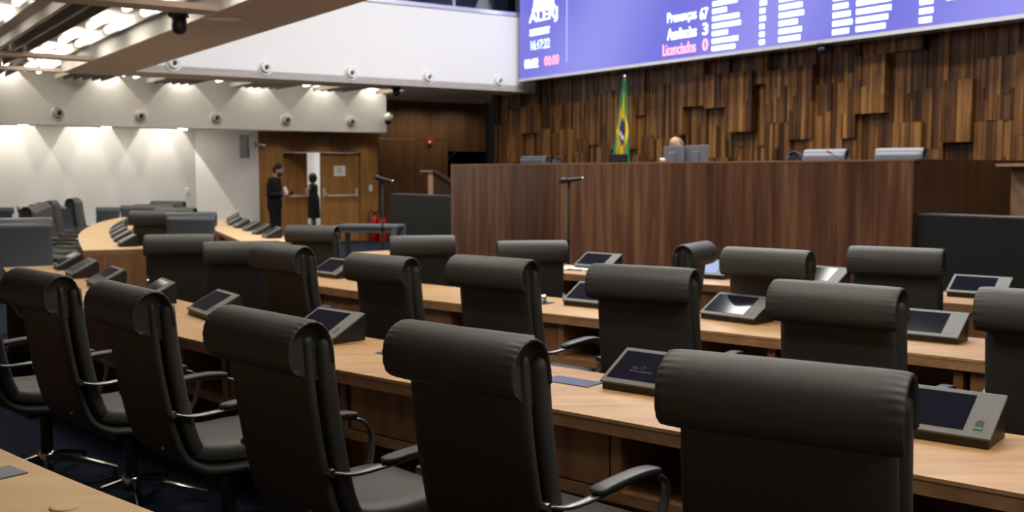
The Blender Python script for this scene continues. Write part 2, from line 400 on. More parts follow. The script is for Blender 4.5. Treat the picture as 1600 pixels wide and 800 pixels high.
def text(name, s, px0, px1, pyb, h, mat, parent=scr, bold=.015, box=None, zoff=.004):
    cu = bpy.data.curves.new(name, 'FONT'); cu.body = s; cu.size = 1; cu.offset = bold; cu.extrude = .004
    o = bpy.data.objects.new(name, cu); COL.objects.link(o); bpy.context.view_layer.update()
    me = bpy.data.meshes.new_from_object(o.evaluated_get(bpy.context.evaluated_depsgraph_get()))
    bpy.data.objects.remove(o); bpy.data.curves.remove(cu)
    xs = [v.co.x for v in me.vertices]; ys = [v.co.y for v in me.vertices]
    if box is None:
        x0, y0 = sl(px0, pyb); x1, _ = sl(px1, pyb); y1 = y0 + h
    else: x0, x1, y0, y1 = box
    asc = max(ys) - min(ys)
    for v in me.vertices:
        v.co.x = x0 + (v.co.x - min(xs))/(max(xs) - min(xs))*(x1 - x0)
        v.co.y = y0 + (v.co.y - min(ys))/asc*(y1 - y0); v.co.z += zoff
    me.materials.clear(); me.materials.append(mat)
    t = bpy.data.objects.new(name, me); COL.objects.link(t); t.parent = parent; return t
pm = 20.6/1600                                        # metres per pixel at the screen's far end
text('emblem_lettering', 'ALERJ', 827, 871, 42, 22*pm, M['ledtext'], bold=.012)
mb = MB()
def srect(mb, px0, px1, pyb, h, r=True):
    x0, y0 = sl(px0, pyb); x1, _ = sl(px1, pyb); mb.box(x0, x1, y0, y0 + h, .001, .006)
srect(mb, 828, 859, 51, 4*pm); srect(mb, 828, 858, 57, 4.2*pm)
mb.build('emblem_subtitle', M['ledtext'], scr, bevel=.01)
mb = MB()
x0, y0 = sl(832, 20); x1, _ = sl(867, 20)
w = x1 - x0
mb.box(x0, x1, y0, y0 + .08, .001, .006); mb.box(x0 + .03, x1 - .03, y0 + .1, y0 + .16, .001, .006)
for k in range(5): mb.box(x0 + .05 + k*(w - .1)/5, x0 + .05 + (k + .62)*(w - .1)/5, y0 + .16, y0 + .42, .001, .006)
mb.add([(x0 + .02, y0 + .44, .004), (x1 - .02, y0 + .44, .004), ((x0 + x1)/2 + .1, y0 + .62, .004), ((x0 + x1)/2 - .1, y0 + .62, .004)], [(0, 1, 2, 3)])
mb.build('emblem_building', M['ledtext'], scr)
text('clock_text', '16:17:22', 830, 859, 79, 14*pm, M['ledcyan'], bold=.004)
text('timer_text', '00:02', 820, 841, 108, 14*pm, M['ledtext'], bold=.02)
text('timer_text', '00:00', 851, 873, 103, 14*pm, M['ledred'], bold=.01)
mb = MB(); x0, y0 = sl(885, 97); mb.box(x0, x0 + .02, y0, SH, .001, .005); mb.build('rule_line', M['ledline'], scr)
pm2 = 17.2/1600
text('presence_text', 'Presenças', 1043, 1088, 40.5, 19*pm2, M['ledcyan'], bold=.004)
text('presence_number', '67', 1094, 1106, 31.5, 17*pm2, M['ledcyan'], bold=.008)
text('absence_text', 'Ausências', 1043, 1088, 63.5, 17*pm2, M['ledtext'], bold=.012)
text('absence_number', '3', 1098, 1106, 55, 17*pm2, M['ledtext'], bold=.012)
text('leave_text', 'Licenciados', 1036, 1087, 88, 17*pm2, M['ledred'], bold=.004)
text('leave_number', '0', 1098, 1106, 79.5, 17*pm2, M['ledred'], bold=.01)
rnd = random.Random(11)
_, yb0 = sl(1113, 80)
cols = [(1113, 1164, 10, .50, .22), (1187, 1196, 10, .10, .02), (1217, 1258, 10, .40, .08), (1301, 1327, 9, .20, .14), (1337.5, 1388, 9, .45, .1), (1436, 1453, 9, .16, .04), (1478, 1530, 7, .5, .1)]
for px0, px1, nn, wb, wv in cols:
    x0, _ = sl(px0, 40); mb = MB()
    for k in range(24):
        y = yb0 + .115*k
        if px0 > 1470: y += .24
        ww = wb + rnd.uniform(-wv, wv)
        x = x0
        while x < x0 + ww:                            # short words with small gaps, too blurred to read
            wd = min(rnd.uniform(.08, .2), x0 + ww - x + .02); mb.box(x, x + wd - .008, y, y + .072, .001, .006); x += wd
    mb.build('name_list', M['ledcyan'], scr)

# ------------------------------------------------------------------ rostrum, granite plinth, stage
RN = 8.88; RU0, RU1 = Uat(1427, RN), Uat(704.5, RN); RZ = 1.70
ros = empty('rostrum', hall(RN, (RU0 + RU1)/2, 0), HA); tag(ros, 'long tall walnut panelled rostrum facing the desks', 'rostrum')
mb = MB(); h = (RU1 - RU0)/2
cuts = sorted([RU0, RU1] + [Uat(px, RN) for px in (798, 868, 1000, 1048, 1211)])
for c0, c1 in zip(cuts, cuts[1:]): mb.box(0, .04, c0 - (RU0 + h) + .001, c1 - (RU0 + h) - .001, 0, RZ - .02)
mb.build('front_panel', M['walnut'], ros)
mb = MB(); mb.box(-.004, .09, -h - .004, h + .004, RZ - .02, RZ); mb.build('top_cap', wood('rostrum_cap_wood', [(.3, (.22, .11, .055)), (.7, (.36, .20, .11))], (12, 1, 12), 0, .35), ros)
mb = MB(); mb.box(.04, 2.3, -h, -h + .04, 0, RZ); mb.build('side_panel', M['panel'], ros)
mb = MB(); mb.box(.04, 2.3, h - .04, h, 0, RZ); mb.build('side_panel', M['panel'], ros)
mb = MB(); mb.box(.04, .75, -h + .04, h - .04, 1.40, 1.44); mb.build('desk_surface', M['panel'], ros)
GN = 8.93; gul = Uat(610, GN)
hb('floor_stage', M['carpet'], (RN + .05, FN, RU0 + .05, RU1 - .05, .0, .7), (GN + .3, FN, RU1, gul - .05, 0, .6), (GN + .3, FN, 1.5, RU0 - .05, 0, .6))
def gran(name, u0, u1, joints, label):
    g = MB(); cu = [u0] + joints + [u1]
    for c0, c1 in zip(cu, cu[1:]): g.box(GN, GN + .25, c0 + .004, c1 - .004, 0, 1.155)
    g2 = MB(); g2.box(GN - .002, GN + .252, u0, u1, 1.155, 1.17)
    g2.box(GN + .006, GN + .2, u0 + .01, u1 - .01, 0, 1.155)
    a = g.build(name, M['granite'], rz=HA); b_ = g2.build('granite_coping', M['granitejoint'], a)
    struct(a); return a
gran('wall_granite_right', 1.8, RU0 - .02, [Uat(1596, GN), Uat(1506, GN)], '')
gran('wall_granite_left', RU1 + .02, gul, [], '')

# ------------------------------------------------------------------ office chair, built once
def interp(pts, k):
    out = []; n = len(pts); P = [Vector(p) for p in pts]
    for i in range(n - 1):
        p0, p1, p2, p3 = P[max(i - 1, 0)], P[i], P[i + 1], P[min(i + 2, n - 1)]
        for j in range(k):
            t = j/k; out.append(.5*((2*p1) + (-p0 + p2)*t + (2*p0 - 5*p1 + 4*p2 - p3)*t*t + (-p0 + 3*p1 - 3*p2 + p3)*t**3))
    out.append(P[-1]); return out
def sweep_yz(mb, path, hw, th, e1=.3, e2=.6, n=28, mi=0):
    """path of (y, z), swept with a cushion section: half width hw(t), thickness th(t)"""
    P = [Vector((0, p[0], p[1])) for p in path]; rg = []; m_ = len(P)
    for i, p in enumerate(P):
        t = (P[min(i + 1, m_ - 1)] - P[max(i - 1, 0)]).normalized(); nn = Vector((0, -t.z, t.y))
        f = i/(m_ - 1); a = hw(f); b2 = th(f)/2; ring = []
        for j in range(n):
            c, s_ = math.cos(2*PI*j/n), math.sin(2*PI*j/n)
            ring.append(p + Vector((1, 0, 0))*(a*math.copysign(abs(c)**e1, c)) + nn*(b2*math.copysign(abs(s_)**e2, s_)))
        rg.append(ring)
    mb.rings(rg, mi)
def endround(f, r=.04): 
    d = min(f, 1 - f)/r
    return 1.0 if d >= 1 else math.sqrt(max(0.02, 1 - (1 - d)**2))
BACK = [(-.388, 1.09), (-.377, .95), (-.358, .80), (-.332, .66), (-.304, .55), (-.268, .477), (-.205, .434), (-.12, .417), (.03, .412), (.18, .417)]
def make_chair():
    root = empty('office_chair')
    L = M['leather']
    path = [(v.y, v.z) for v in interp([(0, y, z) for y, z in BACK], 5)]
    mb = MB(); sweep_yz(mb, path, lambda f: .234 + .012*min(1, f*1.6), lambda f: .042, .2, .8); shell = mb.build('back_shell', L, root)
    # front pad of the back
    off = []
    for i, (y, z) in enumerate(path):
        y0, z0 = path[max(i - 1, 0)]; y1, z1 = path[min(i + 1, len(path) - 1)]; t = Vector((y1 - y0, z1 - z0)).normalized()
        off.append((y - t.y*.056, z + t.x*.056))
    mid = [p for i, p in enumerate(off) if i <= 26]
    mb = MB(); sweep_yz(mb, mid, lambda f: .252*(.9 + .1*endround(f, .06)), lambda f: .066*endround(f, .05), .25, .55); mb.build('back_cushion', L, root)
    # rear quilt seam ridge
    # headrest roll with gathered ends
    HP = interp([(0, y, z) for y, z in [(-.418, .978), (-.447, .980), (-.470, 1.005), (-.478, 1.050), (-.468, 1.095), (-.440, 1.128), (-.400, 1.145), (-.362, 1.138), (-.335, 1.112), (-.319, 1.070), (-.311, 1.02), (-.312, .972), (-.335, .955), (-.375, .958), (-.418, .978)]], 10)[:-1]
    hc = Vector((0, -.392, 1.045))
    mb = MB(); rg = []
    xs = [(-.222, .78, 0), (-.224, .82, 0), (-.252, .86, .6), (-.262, .91, 1), (-.258, .955, 1), (-.246, .976, .9), (-.236, .986, .6), (-.222, .993, .25), (-.195, 1, .05), (-.1, 1, 0), (0, 1.003, 0)]
    xs = xs + [(-x, s_, p) for x, s_, p in xs[-2::-1]]
    for x, s_, pk in xs:
        ring = []
        for j, p in enumerate(HP):
            a = 2*PI*j/len(HP); up_ = 1.0 if p.z > .985 else 0.0
            g = 1 + pk*up_*.026*(abs(math.sin(13*a + 1.2*math.sin(3*a))) - .5); d = (p - hc)*s_*g
            lo = min(1.0, max(0.0, (1.015 - p.z)/.04)) if p.y > -.445 else 0.0
            xe = math.copysign(min(abs(x), .262 - .040*lo), x)
            ring.append((xe, hc.y + d.y, hc.z + d.z))
        rg.append(ring)
    mb.rings(rg); mb.build('headrest', L, root)
    # seat cushion
    mb = MB()
    sp = [(v.y, v.z) for v in interp([(0, -.25, .512), (0, -.15, .482), (0, -.02, .470), (0, .11, .474), (0, .205, .463)], 5)]
    sweep_yz(mb, sp, lambda f: .236*(.92 + .08*endround(f, .1)), lambda f: .085*endround(f, .07), .3, .6); mb.build('seat_cushion', L, root)
    for s_ in (-1, 1):
        arm = MB()
        pts = [(v.x, v.y, v.z) for v in interp([(.25*s_, -.325, .672), (.270*s_, -.26, .658), (.282*s_, -.15, .664), (.284*s_, .00, .676), (.283*s_, .13, .668), (.279*s_, .195, .628), (.270*s_, .205, .56), (.255*s_, .17, .47), (.238*s_, .07, .425)], 4)]
        arm.tube(pts, .016, 12, 0, ry=.006, side=(1, 0, 0), ex=.5)
        arm.tube([(.215*s_, -.33, .672), (.266*s_, -.33, .672)], .013, 14)
        ao = arm.build('armrest', M['armmetal'], root)
        pad = MB(); pp = [(v.x, v.y, v.z) for v in interp([(.280*s_, -.16, .676), (.284*s_, -.05, .687), (.285*s_, .06, .690), (.283*s_, .145, .680)], 5)]
        k = len(pp); pad.tube(pp, [.029*endround(i/(k - 1), .12) for i in range(k)], 14, 0, ry=[.012*endround(i/(k - 1), .12) for i in range(k)], side=(1, 0, 0), ex=.45)
        pad.build('arm_pad', M['black'], ao)
        st = MB(); st.tube([(.20*s_, -.02, .415), (.262*s_, -.02, .415)], .013, 12); st.build('seat_bolt', M['chrome'], root)
    mb = MB(); mt = Matrix.Translation((.12, -.319, .515)) @ Matrix.Rotation(R(-28), 4, 'X'); mb.ell((0, 0, 0), .016, .003, .008, 14, 8, mat=mt); mb.build('badge', M['brushed'], root)
    mb = MB(); mb.box(-.1, .1, -.12, .12, .345, .40); mb.lathe([(.03, .12), (.03, .35)], 18); mb.build('gas_column', M['black'], root, bevel=.004)
    mb = MB(); mb.lathe([(.045, .075), (.05, .09), (.05, .135), (.036, .15)], 20); mb.build('base_hub', M['chrome'], root)
    for k in range(5):
        a = R(90 + 72*k + 36); mt = Matrix.Rotation(a, 4, 'Z'); mb = MB()
        P = [(.035, .115, .022, .018), (.15, .10, .019, .015), (.28, .066, .015, .010), (.345, .045, .012, .008)]
        rg = [[mt @ Vector((x, w*c, z + t*s_)) for c, s_ in ((-1, -1), (1, -1), (1, .4), (.45, 1), (-.45, 1), (-1, .4))] for x, z, w, t in P]
        mb.rings(rg, 0, False)
        lg = mb.build('base_leg', M['chrome'], root)
        mb = MB(); mb.lathe([(.016, .001), (.016, .012), (.008, .018), (.008, .045)], 14, mat=mt @ Matrix.Translation((.33, 0, 0))); mb.build('glide', M['black'], lg)
    return root
proto = make_chair(); used = [False]
ROLL = .40
def chair(px, py, fwd, label, group, z=1.145, D=None, mat=None, base=0.0, sc=1.0):
    """fwd: heading in degrees from +X. The roll's top centre is seen at px, py."""
    p = at(px, py, z*sc + base) if D is None else aty(px, py, D)
    d = Vector((math.cos(R(fwd)), math.sin(R(fwd)), 0))
    c = copy_tree(proto)
    c.location = (p.x + d.x*ROLL, p.y + d.y*ROLL, base); c.rotation_euler = (0, 0, R(fwd - 90)); c.scale = (sc, sc, sc)
    tag(c, label, 'chair', group)
    if mat:
        for k in c.children:
            if k.name.split('.')[0] in ('back_shell', 'back_cushion', 'headrest', 'seat_cushion'):
                k.material_slots[0].link = 'OBJECT'; k.material_slots[0].material = mat
    return c
g1, g2_, g3 = 'chairs along the nearest full row of desks', 'chairs along the second row of desks', 'chairs along the front row of desks'
chair(1225, 561, 58, 'largest black leather chair, nearest the camera, its back filling the bottom right', g1, sc=1.025)
chair(722, 512, 47, 'black leather chair before the nearest desk, left of the largest one', g1)
chair(412, 487, 44, 'black leather chair before the nearest desk, third counted from the largest one', g1)
chair(196, 445, 41, 'black leather chair before the nearest desk, fourth from the largest one', g1)
chair(58, 423, 45, 'black leather chair before the nearest desk, fifth from the largest one', g1)
p = at(55, 423, 1.145); chair(-72, 410, 45, 'black leather chair cut by the left frame edge, only its side and armrest showing', g1)
chair(1648, 455, 50, 'black leather chair cut by the right frame edge at the second desk row', g2_)
chair(1306, 442, 50, 'black leather chair at the second desk, between two terminals on the right', g2_)
chair(1003, 415, 58, 'black leather chair at the second desk, directly behind the screen showing the clock', g2_)
chair(768, 401, 50, 'black leather chair at the second desk, above the second nearest chair', g2_)
chair(592, 398, 48, 'black leather chair at the second desk beside the terminal with a bright glint', g2_, sc=.97)
chair(438, 381, 44, 'black leather chair at the second desk whose back overlaps its turned neighbour', g2_)
chair(378, 377, 103, 'black leather chair at the second desk, half hidden by its overlapping neighbour', g2_, sc=.97)
chair(280, 366, 100, 'black leather chair at the second desk, turned, last on the aisle side', g2_, sc=.97)
chair(1400, 386, 60, 'black leather chair at the front desk before the bare granite wall', g3)
chair(1198, 388, 51, 'black leather chair at the front desk between the sideways chair and granite end chair', g3)
chair(1092, 379, 150, 'black leather chair at the front desk turned sideways with a bluish sheen', g3, sc=.955)
chair(832, 376, 97, 'black leather chair at the front desk below the standing microphone', g3, sc=.955)
chair(660, 368, 99, 'black leather chair at the front desk before the granite plinth', g3, sc=.955)
chair(486, 352, 72, 'black leather chair alone below the open door, near the grey table', g3, sc=.955)
g4 = 'chairs of the side wing across the aisle'
chair(34, 340, -62, 'blue-grey chair front at the left frame edge, facing the camera', g4, mat=M['bluelitlea'])
for k, (px, py) in enumerate([(46, 322), (55, 318.5), (65, 315.5), (79, 312.8)]):
    chair(px, py, 14, ['nearest', 'second', 'third', 'farthest'][k] + ' of four dark chairs lined up behind the curved wing desk', g4)
chair(114, 309, 10, 'single dark chair standing apart at the bend of the curved wing desk', g4)
g5 = 'chairs by the second wing desk'
chair(299, 331, -80, 'blue-grey chair facing the camera beside the second wing desk', g5, mat=M['bluelitlea'])
chair(240, 329, 92, 'black chair with its back to us, beside the blue-grey one', g5)
chair(262, 314, 80, 'farthest black chair of the cluster below the white wall corner', g5)
chair(240, 319, 95, 'black chair in the cluster behind, at the end of the curved desk', g5)
chair(274, 324, 78, 'dark chair low in the cluster, directly behind the blue-grey one', g5)
g6 = 'distant grey chairs along the white wall'
for k, (px, py) in enumerate([(2, 323.5), (46, 320.5), (112, 320), (172, 323), (207, 320.3)]):
    chair(px, py, [-75, -60, -80, -85, -70][k], ['grey chair at the extreme left before the white wall', 'second grey chair from the left before the white wall', 'grey chair between the lined up chairs and the single one',
        'grey chair just beyond the single dark chair', 'rounded grey chair beyond the row of small terminals'][k], g6, mat=M['bluelitlea'], sc=.82)
g7 = 'chairs behind the rostrum'
def rchair(px, py, N, fwd, label, mat=None):
    p = onN(px, py, N); c = copy_tree(proto); d = Vector((math.cos(R(fwd)), math.sin(R(fwd)), 0))
    c.location = (p.x + d.x*ROLL, p.y + d.y*ROLL, .7); c.rotation_euler = (0, 0, R(fwd - 90)); tag(c, label, 'chair', g7)
    if mat:
        for k in c.children:
            if k.name.split('.')[0] in ('back_shell', 'back_cushion', 'headrest'):
                k.material_slots[0].link = 'OBJECT'; k.material_slots[0].material = mat
BACKF = math.degrees(HA) + 180
rchair(836, 246, 10.3, BACKF + 20, 'leftmost of the chair backs showing above the rostrum', M['bluelitlea'])
rchair(872, 244, 11.1, BACKF - 35, 'second chair back from the left above the rostrum, touching the first', M['bluelitlea'])
rchair(1244, 233, 10.75, BACKF - 55, 'blue-grey chair back above the rostrum, turned beside the pale one', M['bluelitlea'])
rchair(1291, 234, 10.0, BACKF + 15, 'pale chair back above the rostrum, beside a turned blue-grey one', M['palelitlea'])
rchair(1407, 227, 10.15, BACKF + 20, 'pale chair back alone above the right end of the rostrum', M['palelitlea'])
_o = onN(1061, 214, 10.35); _d = Vector((math.cos(R(BACKF)), math.sin(R(BACKF)), 0)); c = copy_tree(proto); c.location = (_o.x + _d.x*.12, _o.y + _d.y*.12, .7); c.rotation_euler = (0, 0, R(BACKF - 90)); tag(c, 'chair of the seated person, hidden behind the grey monitors on the rostrum', 'chair', g7)

# ------------------------------------------------------------------ desks
QD = Vector((.629, .777)); RD = Vector((-.777, .629))
def rowpath(R0, k, r0, ra, rb, step=.15):
    n = max(2, int((rb - ra)/step)); out = []
    for i in range(n + 1):
        r = ra + (rb - ra)*i/n
        def P(r): return QD*(R0 + k*max(0, r - r0)**2) + RD*r
        p = P(r); t = (P(r + .01) - P(r - .01)).normalized(); out.append((p, Vector((t.y, -t.x))))
    return out
def polypath(pts, k=8):
    P = interp([(x, y, 0) for x, y in pts], k); out = []
    for i, p in enumerate(P):
        t = (P[min(i + 1, len(P) - 1)] - P[max(i - 1, 0)]); t = Vector((t.x, t.y)).normalized(); out.append((Vector((p.x, p.y)), Vector((t.y, -t.x))))
    return out
def length(path): return sum((path[i + 1][0] - path[i][0]).length for i in range(len(path) - 1))
def along(path, s):
    for i in range(len(path) - 1):
        d = (path[i + 1][0] - path[i][0]).length
        if s <= d or i == len(path) - 2:
            f = s/d; return path[i][0].lerp(path[i + 1][0], f), path[i][1].lerp(path[i + 1][1], f).normalized()
        s -= d
def sweep(mb, path, o0, o1, z0, z1, mi=0):
    rg = [[Vector((*(p + n_*o), z)) for o, z in ((o0, z0), (o1, z0), (o1, z1), (o0, z1))] for p, n_ in path]
    mb.rings(rg, mi, False)
DEP, TOP = .64, .75
def frame_at(path, s, off=0.0):
    p, n_ = along(path, s); p = p + n_*off
    t = Vector((-n_.y, n_.x)); m_ = Matrix.Identity(4)                 # local x along the row, local y away from the seat
    m_.col[0][:3] = (-t.x, -t.y, 0); m_.col[1][:3] = (n_.x, n_.y, 0); m_.col[2][:3] = (0, 0, 1); m_.col[3][:3] = (p.x, p.y, 0)
    return m_
def desk(path, label, top, mod=.9, start=.1, group=None, ends=(True, True), sockets=()):
    root = empty('bench_desk', (path[0][0].x, path[0][0].y, 0)); tag(root, label, 'desk', group)
    inv = Matrix.Translation((-path[0][0].x, -path[0][0].y, 0))
    def fin(mb, name, mat, par=root, bevel=0):
        for i in range(len(mb.v)): mb.v[i] = inv @ mb.v[i]
        # keep the wood grain in place: mesh stays in world axes
        return mb.build(name, mat, par, bevel=bevel)
    Lt = length(path)
    mb = MB(); sweep(mb, path, 0, DEP, TOP - .012, TOP); fin(mb, 'worktop', top)
    mb = MB(); sweep(mb, path, .002, DEP - .002, TOP - .055, TOP - .012); fin(mb, 'worktop_edge', M['deskedge'])
    mb = MB(); sweep(mb, path, .03, .45, .455, .495); fin(mb, 'shelf_board', M['deskedge'])
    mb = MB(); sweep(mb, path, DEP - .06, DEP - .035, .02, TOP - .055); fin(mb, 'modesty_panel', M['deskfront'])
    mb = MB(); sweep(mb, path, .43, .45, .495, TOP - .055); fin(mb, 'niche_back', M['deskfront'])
    s = start
    while s < Lt - .1:
        f = frame_at(path, s)
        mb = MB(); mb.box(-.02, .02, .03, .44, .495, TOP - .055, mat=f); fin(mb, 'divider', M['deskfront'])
        if s + mod < Lt:
            f = frame_at(path, s + mod - .46/2 - .02)                   # drawer beside an open niche
            mb = MB(); mb.box(-.20, .20, .034, .40, .50, TOP - .06, mat=f); fin(mb, 'drawer', M['deskfront'], bevel=.003)
            f2 = frame_at(path, s + mod - .46 - .02)
            mb = MB(); mb.box(-.02, .02, .03, .44, .495, TOP - .055, mat=f2); fin(mb, 'divider', M['deskfront'])
        s += mod
    s = start + mod
    while s < Lt - .2:
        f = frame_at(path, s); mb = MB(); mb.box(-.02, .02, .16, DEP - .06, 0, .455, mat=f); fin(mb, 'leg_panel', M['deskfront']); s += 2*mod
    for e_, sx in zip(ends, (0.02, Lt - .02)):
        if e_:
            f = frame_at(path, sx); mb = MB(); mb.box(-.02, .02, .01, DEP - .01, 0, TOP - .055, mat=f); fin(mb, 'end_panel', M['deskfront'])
    for s_, off, lift in sockets:
        f = frame_at(path, s_, off); mb = MB(); mb.box(-.11, .11, -.055, .055, TOP, TOP + .004, mat=f); so = fin(mb, 'socket_plate', M['socket'])
        if lift:
            mb = MB(); mb.box(-.09, .0, .005, .02, TOP + .004, TOP + .06, mat=f); mb.tube([f @ Vector((.03, .02, TOP)), f @ Vector((.03, .0, TOP + .055))], .012, 10); mb.tube([f @ Vector((.065, .02, TOP)), f @ Vector((.065, .0, TOP + .05))], .012, 10)
            fin(mb, 'socket_lid', M['chrome'], so)
    return root
p1 = rowpath(2.84, .035, 3.0, -1.6, 9.0)
p2 = rowpath(4.77, .035, 4.0, -1.6, 8.2)
p3 = rowpath(6.75, .035, 4.6, -.9, 7.9)
p0 = rowpath(.71, .035, 2.2, -.2, 6.5)
desk(p1, 'long wooden bench desk running behind the nearest row of black chairs', M['desk'], start=.35, sockets=[(1.6 + 2.33, .42, False), (1.6 + 3.3, .42, False)])
desk(p2, 'second long wooden bench desk, between the two middle rows of chairs', M['desk'], start=.2, sockets=[(1.6 + 3.95, .35, True), (1.6 + 3.1, .3, True)])
desk(p3, 'front wooden bench desk closest to the rostrum', M['desk'], start=.2)
desk(p0, 'pale wooden desk corner at the very bottom left of the picture', M['deskpale'], start=.3, ends=(False, True))
w1 = polypath([(-4.54, 10.8), (-5.8, 13.7), (-6.72, 16.6), (-7.1, 18.6)])
w2 = polypath([(-3.15, 12.0), (-3.95, 13.9), (-4.75, 15.8), (-5.35, 17.9)])
desk(w1, 'curved wooden wing desk with its end panel facing the aisle', M['deskpale'], start=.3)
desk(w2, 'wing desk lined with small black terminals before the white wall', M['deskpale'], start=.3)
# round cable cap in the nearest pale desk
f = at(100, 793, TOP); mb = MB(); mb.lathe([(.034, TOP), (.034, TOP + .003), (.030, TOP + .005)], 24, mat=Matrix.Translation((f.x, f.y, 0)))
tag(mb.build('cable_cap', M['deskpale']), 'round wooden cable cap in the pale desk at bottom left', 'cable cap')
f = at(-6, 738, TOP); mb = MB(); mb.box(-.08, .03, -.05, .05, 0, .004, mat=Matrix.Translation((f.x, f.y, TOP)) @ Matrix.Rotation(RA, 4, 'Z'))
tag(mb.build('socket_plate', M['socket']), 'grey metal socket plate at the left edge of the pale desk', 'socket plate')

# ------------------------------------------------------------------ voting terminals
def make_terminal():
    e = empty('voting_terminal')
    W, Dp, h0, h1 = .185, .20, .035, .135
    mb = MB(); mb.rings([[(x, 0, .0), (x, .02, .0), (x, Dp - .01, .0), (x, Dp, h1 - .03), (x, Dp - .02, h1 - .006), (x, 0, h0 - .006)] for x in (-W + .006, W - .006)], 0, False)
    mb.build('body', M['black'], e, bevel=.004)
    sl_ = math.atan2(h1 - h0, Dp - .01); Lf = math.hypot(h1 - h0, Dp - .01)
    T = Matrix.Translation((0, -.004, h0 - .004)) @ Matrix.Rotation(sl_, 4, 'X')
    mb = MB(); mb.box(-W, W, -.004, Lf, -.004, .006, mat=T); fp = mb.build('faceplate', M['face'], e, bevel=.004)
    mb = MB(); mb.box(-W + .018, W - .085, .022, Lf - .022, .005, .0075, mat=T); sc = mb.build('screen', M['tscreen'], e)
    mb = MB(); rg = []
    pts = [(.045 + .012*math.cos(PI*k/8), .065 + .012*math.sin(PI*k/8)) for k in range(9)] + [(.033, .03), (.057, .03)]
    mb.rings([[T @ Vector((W - .09 + x, y, z)) for x, y in pts] for z in (.0055, .0068)], 0, False); mb.build('card_slot', M['black'], e)
    return e, T, W, Lf
tproto, TT, TW, TL = make_terminal(); tused = [False]
def terminal(pos, yaw, label, group, lit=False, card=False, clock=False):
    c = copy_tree(tproto)
    c.location = (pos[0], pos[1], TOP); c.rotation_euler = (0, 0, yaw); tag(c, label, 'voting terminal', group)
    for k in c.children:
        if lit and k.name.startswith('screen'): k.material_slots[0].link = 'OBJECT'; k.material_slots[0].material = M['tlit']
    if card:
        mb = MB(); mb.box(TW - .057, TW - .033, .03, .042, .0069, .009, mat=TT); mb.build('card', M['cardgreen'], c)
    if clock:
        t = text('screen_text', '16:17', 0, 0, 0, 0, M['tglyph'], parent=c, box=(0, .055, 0, .02), bold=0, zoff=0)
        for v in t.data.vertices: v.co = TT @ Vector((v.co.x - .09, v.co.y + .085, .0085))
        mb = MB()
        for k in range(9): mb.box(-.09 + k*.011, -.09 + k*.011 + .008, .072, .076, .0076, .0082, mat=TT)
        mb.build('screen_caption', M['tglyph'], c)
    return c
def on_row(path, s, off=.39):
    m_ = frame_at(path, s, off); n_ = m_.col[1]; return (m_.col[3][0], m_.col[3][1]), math.atan2(n_[1], n_[0]) - PI/2
ga, gb, gc = 'terminals on the nearest full desk', 'terminals on the second desk', 'terminals on the front desk'
T1 = [(.96, 'large grey-faced terminal with a green card in its slot, behind the largest chair'), (1.99, 'terminal showing a dim clock on the nearest desk, left of the largest chair'),
      (2.82, 'terminal almost hidden behind the second nearest chair, only its top edge showing'), (3.93, 'terminal with a dark slot beside the third nearest chair'),
      (5.05, 'terminal with a wide black screen on the nearest desk, before two overlapping chairs'), (5.95, 'terminal peeking over the roll of the fourth nearest chair'),
      (7.05, 'terminal between the fourth and fifth nearest chairs'), (7.95, 'terminal above the fifth nearest chair, beside the aisle'), (8.75, 'terminal at the left frame edge on the nearest desk')]
for r, lb in T1:
    pos, yaw = on_row(p1, r + 1.6 + (.06 if r > 5 else 0)); terminal(pos, yaw + R(-8 if 4.9 < r < 6.2 else 0), lb, ga, card=r < 1, clock=1.5 < r < 2.2)
def by_px(path, px, py, lb, grp, off=.36, lit=False):
    tw = {1146: -9, 1300: -8}.get(px, 0)
    p = at(px, py, TOP); best = min(range(0, int(length(path)*50)), key=lambda k: (along(path, k/50)[0] + along(path, k/50)[1]*off - Vector((p.x, p.y))).length)
    pos, yaw = on_row(path, best/50, off); terminal(pos, yaw + R(tw), lb, grp, lit)
for px, py, lb in [(1452, 527, 'terminal with a white glint beside the right chair of the second desk'), (1146, 500, 'terminal with dark navy screen between two middle chairs of the second desk'),
                   (930, 478, 'terminal half hidden by the chair behind the clock screen'), (664, 440, 'terminal on the second desk peeking from behind a chair'),
                   (511, 433, 'terminal with a bright glint on the second desk, below the lone chair'), (375, 412, 'terminal on the second desk hidden by overlapping chairs')]:
    by_px(p2, px, py, lb, gb)
for px, py, lb in [(1520, 468, 'terminal reflecting white light at the right end of the front desk'), (1300, 441, 'terminal between the two chairs at the right of the front desk'),
                   (974, 416, 'terminal with tilted navy screen standing before the rostrum'), (712, 396, 'terminal corner beside the chair before the granite plinth')]:
    by_px(p3, px, py, lb, gc)
by_px(p3, 1112, 433, 'lit pale blue terminal screen beside the sideways chair', gc, lit=True)
ge = 'small terminals on the curved wing desk'
od = ['nearest', 'second', 'third', 'fourth', 'fifth', 'sixth', 'seventh', 'eighth', 'ninth', 'farthest']
for k in range(10):
    pos, yaw = on_row(w1, .5 + .8*k, .38); terminal(pos, yaw, '%s of the small black terminals along the curved wing desk' % od[k], ge)
gf = 'small terminals on the second wing desk'
for k in range(7):
    pos, yaw = on_row(w2, .75 + .84*k, .36); terminal(pos, yaw, '%s of the seven terminals before the white wall and door' % (['nearest', 'second', 'third', 'fourth', 'fifth', 'sixth', 'farthest'][k]), gf)
def drop(o):
    for k in [c for c in bpy.data.objects if c.parent == o]: drop(k)
    bpy.data.objects.remove(o)
drop(tproto); drop(proto)
